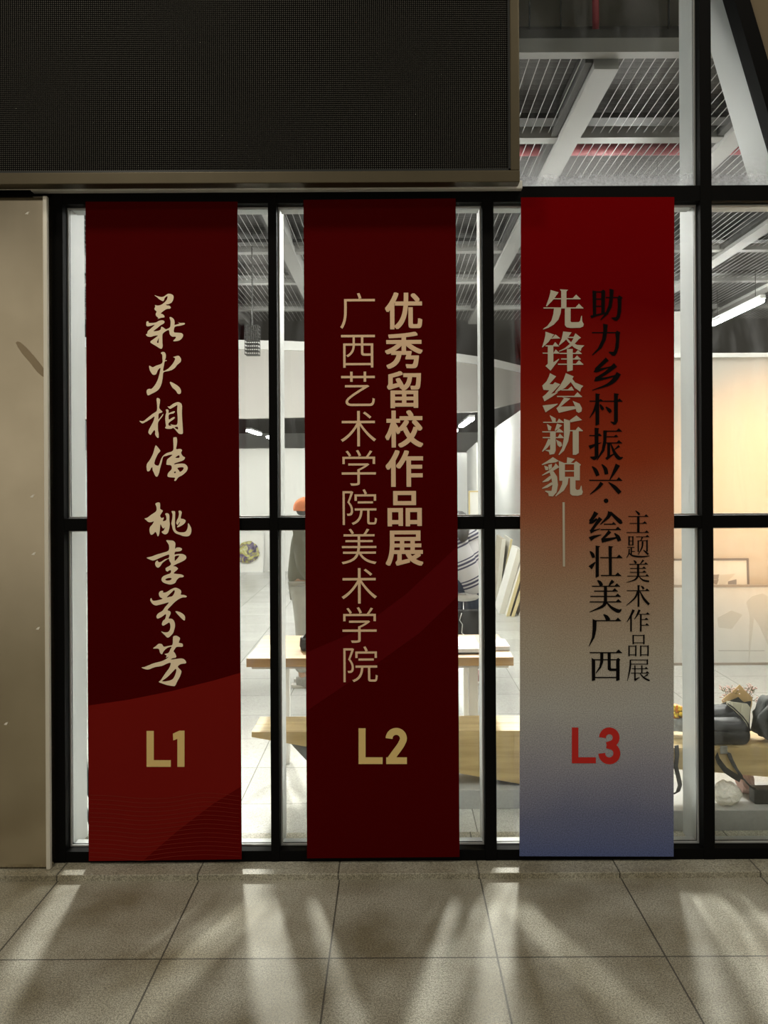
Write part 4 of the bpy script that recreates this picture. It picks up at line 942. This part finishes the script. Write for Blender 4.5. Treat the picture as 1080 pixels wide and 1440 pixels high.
def sack(name, px0, px1, z1, y, m, label, cat, seed):
    x0, x1 = XX(px0, y), XX(px1, y); bm = BM()
    ball(bm, ((x0 + x1) / 2, y, 0.118 + (z1 - 0.118) * 0.45), ((x1 - x0) / 2, 0.05, (z1 - 0.118) * 0.52), 28, 18)
    from mathutils import noise
    for v in bm.verts:
        v.co += noise.noise_vector(v.co * 38 + Vector((seed, 1, 0))) * 0.012
        v.co.z = max(v.co.z, 0.119)
    o = obj(name, bm, m); tag(o, label, cat)
    return o
sack('plastic_bag', 1001, 1038, 0.236, 3.75, M_film, 'crumpled clear plastic bag on the plinth below the satchel', 'plastic bag', 2)
sack('gift_wrapper', 1033, 1058, 0.225, 3.90, M_pink, 'pink crinkled wrapper on the plinth beside the clear plastic bag', 'wrapper', 6)

# folded stand by the left jamb
t = thing('folding_stand', (W(123, 1180, 3.74).x, 3.74, FL), 'folded black metal stand leaning inside the left window', 'stand')
M_stand = mat('black_tube', (0.015, 0.016, 0.018), 0.3)
f1 = W(128, 1192, 3.74); f1.z = FL
f2 = W(141, 1192, 3.76); f2.z = FL
top = W(112, 1053, 3.71)
bm = BM(); tube(bm, [top + Vector((0, 0, -0.005)), W(118, 1128, 3.725), f1], [0.009, 0.010, 0.006], 12); obj('leg', bm, M_stand, t, True)
bm = BM(); tube(bm, [top + Vector((0.014, 0.02, 0.0)), W(123, 1110, 3.74), f2], [0.009, 0.010, 0.006], 12); obj('leg', bm, M_stand, t, True)
bm = BM(); ball(bm, top + Vector((0.007, 0.01, 0.006)), (0.016, 0.016, 0.012)); obj('hinge', bm, mat('pale_grip', (0.55, 0.55, 0.53), 0.4), t, True)
bm = BM(); tube(bm, [W(117, 1153, 3.715), W(122, 1153, 3.74)], 0.005, 8); obj('brace', bm, M_stand, t, True)

# ================================================================== PICTURES
M_fwood = mat('light_frame_wood', (0.42, 0.36, 0.30), 0.5)
M_fdark = mat('grey_brown_frame', (0.22, 0.19, 0.17), 0.5)
M_fyel = mat('yellow_pine_frame', (0.62, 0.50, 0.24), 0.5)
M_mat = mat('white_mat_board', (0.80, 0.79, 0.75), 0.7)
def art(name, colors, scale, seed):
    m, nt, b = newmat(name)
    tc = N(nt, 'ShaderNodeTexCoord'); mp = N(nt, 'ShaderNodeMapping'); mp.inputs['Location'].default_value = (seed, seed, seed)
    nt.links.new(tc.outputs['Object'], mp.inputs['Vector'])
    n = N(nt, 'ShaderNodeTexNoise'); n.inputs['Scale'].default_value = scale; n.inputs['Detail'].default_value = 5; n.inputs['Distortion'].default_value = 1.5
    nt.links.new(mp.outputs[0], n.inputs['Vector'])
    k = len(colors); r = ramp(nt, [(0.3 + 0.4 * i / max(1, k - 1), c) for i, c in enumerate(colors)]); nt.links.new(n.outputs['Fac'], r.inputs['Fac'])
    nt.links.new(r.outputs[0], b.inputs['Base Color']); b.inputs['Roughness'].default_value = 0.5
    return m
def picture(x0, x1, z0, z1, y, lean, label, fm, fw, artm=None, mat_b=0.06, shapes=None):
    """framed picture standing at y, top leaning back by `lean`"""
    t = thing('framed_picture', ((x0 + x1) / 2, y, z0), label, 'framed picture')
    def tilt(bm):
        for v in bm.verts: v.co.y += (v.co.z - z0) / (z1 - z0) * lean
        return bm
    bm = BM(); d = 0.025
    for q_ in ((x0, x1, y, y + d, z0, z0 + fw), (x0, x1, y, y + d, z1 - fw, z1), (x0, x0 + fw, y, y + d, z0 + fw, z1 - fw), (x1 - fw, x1, y, y + d, z0 + fw, z1 - fw)): box(bm, *q_)
    obj('frame', tilt(bm), fm, t)
    bm = BM(); box(bm, x0 + fw, x1 - fw, y + 0.008, y + 0.02, z0 + fw, z1 - fw); obj('mat_board', tilt(bm), M_mat, t)
    if artm:
        b = fw + mat_b; bm = BM(); box(bm, x0 + b, x1 - b, y + 0.006, y + 0.008, z0 + b, z1 - b); obj('artwork', tilt(bm), artm, t)
    for nm, pts, m in shapes or []:
        bm = BM(); prism(bm, [(p_[0], y + 0.0055, p_[1]) for p_ in pts], (0, 0.002, 0)); obj(nm, tilt(bm), m, t)
    return t
# far left, at the foot of the white wall
yy = 13.86
t = picture(XX(300, yy), XX(369.5, yy), FL, ZZ(748, yy), yy, 0.1, 'white framed picture leaning at the far wall, left of the dark mullion', mat('white_frame', (0.75, 0.75, 0.73), 0.5), 0.02)
bm = BM(); c = Vector((XX(346, yy), yy + 0.045, ZZ(776, yy)))
ball(bm, c, (0.20, 0.006, 0.21), 24, 14); crumple(bm, 0.05, 3, 9)
for v in bm.verts: v.co.y = c.y + 0.002 + (v.co.z - c.z) * 0.14 + (0.002 if v.co.y > c.y else -0.002) - 0.02
obj('artwork', bm, art('yellow_violet_painting', [(0.05, 0.04, 0.07, 1), (0.16, 0.12, 0.24, 1), (0.45, 0.42, 0.08, 1), (0.6, 0.6, 0.35, 1)], 9, 3), t)
# big and small frames on the right
M_sk = mat('faint_grey_wash', (0.70, 0.68, 0.62), 0.7); M_sk2 = mat('pale_brown_wash', (0.62, 0.57, 0.50), 0.7); M_sk3 = mat('grey_shape', (0.32, 0.31, 0.31), 0.7); M_sk4 = mat('grey_brown_shape', (0.36, 0.33, 0.30), 0.7)
y1 = 6.90
X_ = lambda px: XX(px, y1); Z_ = lambda py: ZZ(py, y1)
picture(X_(938), X_(1150), FL, Z_(826), y1, 0.05, 'largest framed picture with faint wash figures, leaning on the beige wall', M_fwood, 0.022, None, 0.06,
        [('artwork', [(X_(1052), Z_(935)), (X_(1056), Z_(870)), (X_(1052), Z_(850)), (X_(1060), Z_(842)), (X_(1075), Z_(838)), (X_(1095), Z_(850)), (X_(1100), Z_(920)), (X_(1082), Z_(915)), (X_(1070), Z_(885)), (X_(1062), Z_(872))], M_sk),
         ('artwork', [(X_(1010), Z_(872)), (X_(1030), Z_(862)), (X_(1046), Z_(868)), (X_(1030), Z_(888)), (X_(1012), Z_(886))], M_sk),
         ('pencil_line', [(X_(1010), Z_(917.5)), (X_(1075), Z_(918)), (X_(1075), Z_(918.6)), (X_(1010), Z_(918.2))], M_sk4)])
y2 = 7.0
X_ = lambda px: XX(px, y2); Z_ = lambda py: ZZ(py, y2)
picture(X_(946), X_(1056), FL, Z_(788.5), y2, 0.05, 'white framed abstract print behind the largest picture', M_fdark, 0.018, None, 0.06,
        [('artwork', [(X_(1000), Z_(812)), (X_(1014), Z_(811)), (X_(1012), Z_(818)), (X_(1000), Z_(818))], M_sk4), ('artwork', [(X_(1002), Z_(819)), (X_(1013), Z_(818)), (X_(1010), Z_(826)), (X_(1003), Z_(822))], M_sk4),
         ('artwork', [(X_(1026), Z_(821)), (X_(1038), Z_(818)), (X_(1038), Z_(840)), (X_(1026), Z_(840))], M_sk3), ('artwork', [(X_(1013), Z_(812)), (X_(1037), Z_(810)), (X_(1020), Z_(826)), (X_(1013), Z_(826))], M_sk)])
# tall narrow frame by the far panel
yy = 11.6
picture(XX(659.5, yy), XX(678, yy), FL, ZZ(691, yy), yy, 0.08, 'tall thin yellow frame standing right of the striped shawl, far back', M_fyel, 0.02)

# stack of canvases leaning along the side wall
def canvas(pb, pt, Yb, ln, th, face, edge, label):
    """board seen edge-on: bottom px, top px (near end), depth into the room ln"""
    B = W(*pb, Yb); B.z = FL; T = W(*pt, Yb)
    d = (T - B).normalized(); n = Vector((-d.z, 0, d.x))           # faces left
    t = thing('canvas', B, label, 'canvas', 'canvases leaning along the side wall')
    bm = BM(); e = Vector((0.035 * ln, ln, 0))
    prism(bm, [B, T, T - n * th, B - n * th], e); obj('board', bm, face, t)
    bm = BM(); q0 = n * 0.004; w_ = 0.03
    prism(bm, [B + q0, T + q0, T - n * (th + 0.004), B - n * (th + 0.004)], Vector((0, -0.012, 0))); obj('edge_strip', bm, edge, t)
    return t
M_cback = mat('linen_canvas_back', (0.42, 0.38, 0.30), 0.8, 0, 0.08, 12)
M_cw = mat('white_canvas_edge', (0.72, 0.70, 0.62), 0.7)
M_cy = mat('pale_yellow_edge', (0.70, 0.60, 0.32), 0.6)
M_cb = mat('board_face_white', (0.72, 0.71, 0.66), 0.7)
canvas((697, 842), (706, 758), 10.72, 0.8, 0.045, M_cback, M_cw, 'linen-backed canvas, leftmost of those leaning along the side wall')
canvas((703, 842), (718, 758), 10.68, 0.8, 0.02, M_cw, M_cy, 'thin canvas with pale edge, second from left in the leaning row')
canvas((712, 849), (723, 775), 10.2, 0.45, 0.03, M_cback, M_cback, 'low grey-brown canvas, third from left in the leaning row')
canvas((702, 862), (728, 772), 9.55, 0.6, 0.06, M_cb, M_cw, 'thick white canvas leaning nearest in the row, beside the gradient banner')
canvas((712, 867), (737, 782), 9.38, 0.6, 0.03, M_cw, M_cy, 'canvas with yellow pine edge right of the thick white canvas')
canvas((719, 867), (744, 790), 9.36, 0.6, 0.03, M_fdark, M_cy, 'dark-faced canvas with yellow edge, last of the leaning row visible')
canvas((729, 866), (752, 795), 9.4, 0.6, 0.04, M_cback, M_cw, 'canvas half hidden behind the left edge of the gradient banner')

# ================================================================== PEOPLE
def skinned(name, V, E, m, parent, root=0, sub=2, M=None):
    me = bpy.data.meshes.new('s'); me.from_pydata([v[:3] for v in V], E, [])
    o = bpy.data.objects.new('s', me); COL.objects.link(o)
    md = o.modifiers.new('sk', 'SKIN'); md.use_smooth_shade = True
    for i, v in enumerate(V):
        d = me.skin_vertices[0].data[i]; r = v[3]; d.radius = r if isinstance(r, tuple) else (r, r); d.use_root = (i == root)
    ss = o.modifiers.new('ss', 'SUBSURF'); ss.levels = sub; ss.render_levels = sub
    dg = bpy.context.evaluated_depsgraph_get(); me2 = bpy.data.meshes.new_from_object(o.evaluated_get(dg))
    bpy.data.objects.remove(o); bpy.data.meshes.remove(me)
    me2.name = name; me2.materials.clear(); me2.materials.append(m)
    if M: me2.transform(M)
    for p_ in me2.polygons: p_.use_smooth = True
    o = bpy.data.objects.new(name, me2); COL.objects.link(o); o.parent = parent
    return o
M_skin = mat('skin', (0.55, 0.36, 0.26), 0.55)
def person(loc, heading, S, lean, label, top_m, leg_m, shoe_m, hair_m, hat_m=None, scarf_m=None, hem_m=None, hem_z=(0.90, 0.83, 0.158), arm=(0.1, 0.22), long_hair=False):
    """local frame: +x forward, +y left, +z up, metres for a 1.70 m figure scaled by S"""
    t = thing('person', loc, label, 'person')
    M = Matrix.Rotation(heading, 4, 'Z') @ Matrix.Scale(S, 4)
    cl, sl = math.cos(lean), math.sin(lean)
    def B(x, y, z):                                   # torso points bend about the hips
        dz = z - 0.95; return (x * cl + dz * sl, y, 0.95 + dz * cl - x * sl)
    V = []; E = []; idx = {}
    def add(k, p_, r, par=None):
        idx[k] = len(V); V.append((*p_, r))
        if par is not None: E.append((idx[par], idx[k]))
    add('pelvis', (0, 0, 0.95), 0.10); add('belly', B(0, 0, 1.10), 0.105, 'pelvis'); add('chest', B(0.01, 0, 1.28), 0.115, 'belly'); add('collar', B(0, 0, 1.42), 0.07, 'chest')
    add('neck', B(0.01, 0, 1.48), 0.048, 'collar'); add('jaw', B(0.03, 0, 1.545), 0.062, 'neck'); add('face', B(0.025, 0, 1.60), (0.078, 0.088), 'jaw'); add('crown', B(0.01, 0, 1.66), 0.062, 'face')
    add('nose', B(0.118, 0, 1.585), 0.011, 'face')
    J = {}
    for s, sd in ((1, 'l'), (-1, 'r')):
        add('sh' + sd, B(0, s * 0.165, 1.385), 0.055, 'chest')
        el = B(arm[0] - 0.02, s * 0.215, 1.12); wr = B(arm[0] + arm[1], s * 0.19, 0.96 if arm[1] < 0.15 else 1.02)
        add('el' + sd, el, 0.040, 'sh' + sd); add('wr' + sd, wr, 0.026, 'el' + sd)
        w = Vector(wr); d = (w - Vector(el)).normalized(); side = Vector((0, 1, 0)); dn = d.cross(side).normalized()
        pm = w + d * 0.07; add('pa' + sd, pm, (0.034, 0.016), 'wr' + sd)
        for k, (o_, ln_) in enumerate(((-0.027, 0.062), (-0.009, 0.074), (0.009, 0.07), (0.026, 0.055))):
            a_ = pm + d * 0.025 + side * o_; b_ = a_ + d * ln_ * 0.55 - dn * 0.006; c_ = b_ + d * ln_ * 0.4 - dn * 0.018
            add('f%s%da' % (sd, k), a_, 0.0095, 'pa' + sd); add('f%s%db' % (sd, k), b_, 0.0085, 'f%s%da' % (sd, k)); add('f%s%dc' % (sd, k), c_, 0.007, 'f%s%db' % (sd, k))
        th = w + d * 0.03 - side * s * 0.028; add('t%sa' % sd, th, 0.011, 'pa' + sd); add('t%sb' % sd, th + d * 0.04 - side * s * 0.016, 0.009, 't%sa' % sd)
        J[sd] = (el, wr)
        add('hip' + sd, (0, s * 0.09, 0.90), 0.085, 'pelvis'); add('kn' + sd, (0.02, s * 0.095, 0.49), 0.055, 'hip' + sd); add('an' + sd, (-0.01, s * 0.095, 0.09), 0.036, 'kn' + sd); add('to' + sd, (0.13, s * 0.10, 0.035), 0.03, 'an' + sd)
    skinned('body', V, E, M_skin, t, 0, 2, M)
    # top
    V2 = [(*B(-0.01, 0, 0.86), 0.165), (*B(0, 0, 1.08), 0.155), (*B(0.0, 0, 1.28), 0.155), (*B(-0.02, 0, 1.43), 0.085)]; E2 = [(0, 1), (1, 2), (2, 3)]
    for s, sd in ((1, 'l'), (-1, 'r')):
        n0 = len(V2); V2 += [(*B(0, s * 0.165, 1.375), 0.088), (*J[sd][0], 0.074), (*(Vector(J[sd][0]).lerp(Vector(J[sd][1]), 0.9)), 0.052)]; E2 += [(2, n0), (n0, n0 + 1), (n0 + 1, n0 + 2)]
    skinned('jacket', V2, E2, top_m, t, 2, 2, M)
    if hat_m:                                           # hood lying on the shoulders
        skinned('hood', [(*B(-0.06, 0.07, 1.44), 0.055), (*B(-0.10, 0, 1.42), 0.07), (*B(-0.06, -0.07, 1.44), 0.055)], [(0, 1), (1, 2)], top_m, t, 1, 2, M)
    if hem_m:
        skinned('shirt_hem', [(-0.01, 0, hem_z[0], hem_z[2]), (-0.01, 0, hem_z[1], hem_z[2])], [(0, 1)], hem_m, t, 0, 2, M)
    V3 = [(0, 0, 0.95, 0.12)]; E3 = []
    for s in (1, -1):
        n0 = len(V3); V3 += [(0, s * 0.09, 0.88, 0.11), (0.02, s * 0.095, 0.50, 0.088), (-0.01, s * 0.098, 0.12, 0.075)]; E3 += [(0, n0), (n0, n0 + 1), (n0 + 1, n0 + 2)]
    skinned('trousers', V3, E3, leg_m, t, 0, 2, M)
    for s in (1, -1):
        sh = skinned('shoe', [(-0.055, s * 0.098, 0.048, 0.048), (0.0, s * 0.098, 0.055, 0.055), (0.10, s * 0.105, 0.042, 0.045), (0.185, s * 0.108, 0.034, 0.034)], [(0, 1), (1, 2), (2, 3)], shoe_m, t, 1, 2, M)
        bm = BM(); 
        outline = [(-0.10, -0.036), (-0.07, -0.046), (0.02, -0.040), (0.12, -0.052), (0.19, -0.045), (0.222, -0.01), (0.21, 0.03), (0.16, 0.048), (0.02, 0.042), (-0.07, 0.044), (-0.10, 0.03)]
        prism(bm, [(x_, s * 0.10 + y_, 0.001) for x_, y_ in outline], (0, 0, 0.026)); me = bpy.data.meshes.new('sole'); bmesh.ops.recalc_face_normals(bm, faces=bm.faces); bm.to_mesh(me); bm.free()
        me.transform(M); me.materials.append(mat('white_sole', (0.7, 0.69, 0.66), 0.6)); so = bpy.data.objects.new('sole', me); COL.objects.link(so); so.parent = sh
    # hair
    hv = [(*B(-0.005, 0, 1.655), 0.084), (*B(-0.035, 0, 1.60), 0.076), (*B(-0.04, 0, 1.55), 0.055)]
    if long_hair: hv = [(*B(-0.005, 0, 1.655), 0.092), (*B(-0.05, 0, 1.59), 0.09), (*B(-0.13, 0, 1.49), 0.085), (*B(-0.20, 0, 1.38), 0.08), (*B(-0.235, 0, 1.27), 0.06), (*B(-0.24, 0, 1.19), 0.03)]
    skinned('hair', hv, [(i, i + 1) for i in range(len(hv) - 1)], hair_m, t, 0, 2, M)
    # eyes and mouth as small shapes in the face
    for s in (1, -1):
        bm = BM(); ball(bm, B(0.094, s * 0.032, 1.605), (0.008, 0.012, 0.007), 10, 8)
        me = bpy.data.meshes.new('eye'); bm.to_mesh(me); bm.free(); me.transform(M); me.materials.append(M_ink); e_ = bpy.data.objects.new('eye', me); COL.objects.link(e_); e_.parent = t
    if hat_m:
        bm = BM(); c_ = B(0.0, 0, 1.625); ball(bm, c_, (0.125, 0.112, 0.11), 24, 14)
        for v in bm.verts: v.co.z = max(v.co.z, c_[2] - 0.02)
        pk = [B(0.07, -0.075, 1.655), B(0.13, -0.065, 1.648), B(0.185, -0.03, 1.643), B(0.195, 0, 1.643), B(0.185, 0.03, 1.643), B(0.13, 0.065, 1.648), B(0.07, 0.075, 1.655)]
        prism(bm, pk, (0, 0, 0.008))
        me = bpy.data.meshes.new('cap'); bmesh.ops.recalc_face_normals(bm, faces=bm.faces); bm.to_mesh(me); bm.free(); me.transform(M); me.materials.append(hat_m)
        for p_ in me.polygons: p_.use_smooth = True
        h_ = bpy.data.objects.new('cap', me); COL.objects.link(h_); h_.parent = t; h_['label'] = 'orange cap'
    if scarf_m:
        Vs = [(*B(0.06, 0.06, 1.40), 0.075), (*B(-0.05, 0.15, 1.40), 0.10), (*B(-0.10, 0.05, 1.34), 0.10), (*B(-0.05, -0.15, 1.40), 0.10), (*B(0.06, -0.06, 1.40), 0.075), (*B(-0.09, 0.12, 1.20), 0.12), (*B(-0.06, 0.17, 1.02), 0.10), (*B(-0.12, 0.02, 1.12), 0.11), (-0.10, 0.07, 0.82, 0.10), (-0.10, -0.10, 0.80, 0.10)]
        skinned('shawl', Vs, [(0, 1), (1, 2), (2, 3), (3, 4), (1, 5), (5, 6), (2, 7), (7, 8), (7, 9)], scarf_m, t, 2, 2, M)['label'] = 'striped shawl'
    return t
def stripes():
    m, nt, b = newmat('striped_wool')
    tc = N(nt, 'ShaderNodeTexCoord'); mp = N(nt, 'ShaderNodeMapping'); mp.inputs['Rotation'].default_value = (0, math.radians(22), 0)
    nt.links.new(tc.outputs['Object'], mp.inputs['Vector']); sp = N(nt, 'ShaderNodeSeparateXYZ'); nt.links.new(mp.outputs[0], sp.inputs[0])
    d = N(nt, 'ShaderNodeMath', operation='DIVIDE'); d.inputs[1].default_value = 0.16; nt.links.new(sp.outputs['Z'], d.inputs[0])
    f = N(nt, 'ShaderNodeMath', operation='FRACT'); nt.links.new(d.outputs[0], f.inputs[0])
    A = (0.55, 0.55, 0.56, 1); Bc = (0.05, 0.05, 0.10, 1)
    r = ramp(nt, [(0.0, A), (0.50, Bc), (0.58, A), (0.66, Bc), (0.76, A), (0.84, Bc), (0.90, A)], 'CONSTANT'); nt.links.new(f.outputs[0], r.inputs['Fac'])
    nt.links.new(r.outputs[0], b.inputs['Base Color']); b.inputs['Roughness'].default_value = 0.9
    return m
M_stripe = stripes()
pa = W(427, 955, 6.35)
person((pa.x, 6.35, FL), 0.0, 0.885, 0.05, 'standing person in orange cap and grey-green hooded jacket, beyond the table', mat('grey_green_jacket', (0.15, 0.15, 0.115), 0.9, 0, 0.1, 25), mat('light_grey_trousers', (0.42, 0.42, 0.38), 0.9, 0, 0.1, 20),
       mat('grey_sneaker', (0.33, 0.33, 0.31), 0.7, 0, 0.3, 60), mat('dark_hair', (0.02, 0.017, 0.015), 0.5), mat('orange_cap_cloth', (0.72, 0.20, 0.06), 0.8), None, mat('white_shirt', (0.72, 0.72, 0.70), 0.9), (0.90, 0.83, 0.158), (0.03, 0.10))
pb = W(652, 955, 6.35)
person((pb.x, 6.35, FL), PI / 2, 0.90, 0.72, 'person with long dark hair and striped shawl leaning over beyond the table', M_stripe, mat('dark_blue_jeans', (0.035, 0.05, 0.09), 0.9, 0, 0.2, 30),
       mat('pink_sneaker', (0.55, 0.36, 0.34), 0.7), MATS['dark_hair'], None, M_stripe, MATS['white_shirt'], (0.86, 0.74, 0.185), (0.10, 0.2), True)
YH = 6.10
pc = W(658, 880, YH)
t = thing('tote_bag', (pc.x, YH, ZZ(904, YH)), 'black tote bag with a white cord hanging behind the leaning person in the shawl', 'bag')
bm = BM(); box(bm, XX(640, YH), XX(676, YH), YH - 0.03, YH + 0.03, ZZ(906, YH), ZZ(858, YH), 0.012); obj('body', bm, mat('black_canvas', (0.02, 0.021, 0.022), 0.8), t)
bm = BM(); tube(bm, [W(649, 862, YH - 0.036), W(646, 872, YH - 0.036), W(650, 878, YH - 0.036), W(649, 890, YH - 0.036), W(655, 895, YH - 0.036), W(660, 899, YH - 0.036)], 0.0035, 6); obj('cord', bm, M_paper, t, True)
hx = pb.x + 0.19
bm = BM(); tube(bm, [(pc.x - 0.03, YH, ZZ(859, YH)), (hx - 0.05, YH + 0.03, 0.66), (hx, YH + 0.10, 0.74), (hx + 0.03, YH + 0.03, 0.66), (pc.x + 0.07, YH, ZZ(859, YH))], 0.008, 8); obj('handle', bm, MATS['black_canvas'], t, True)
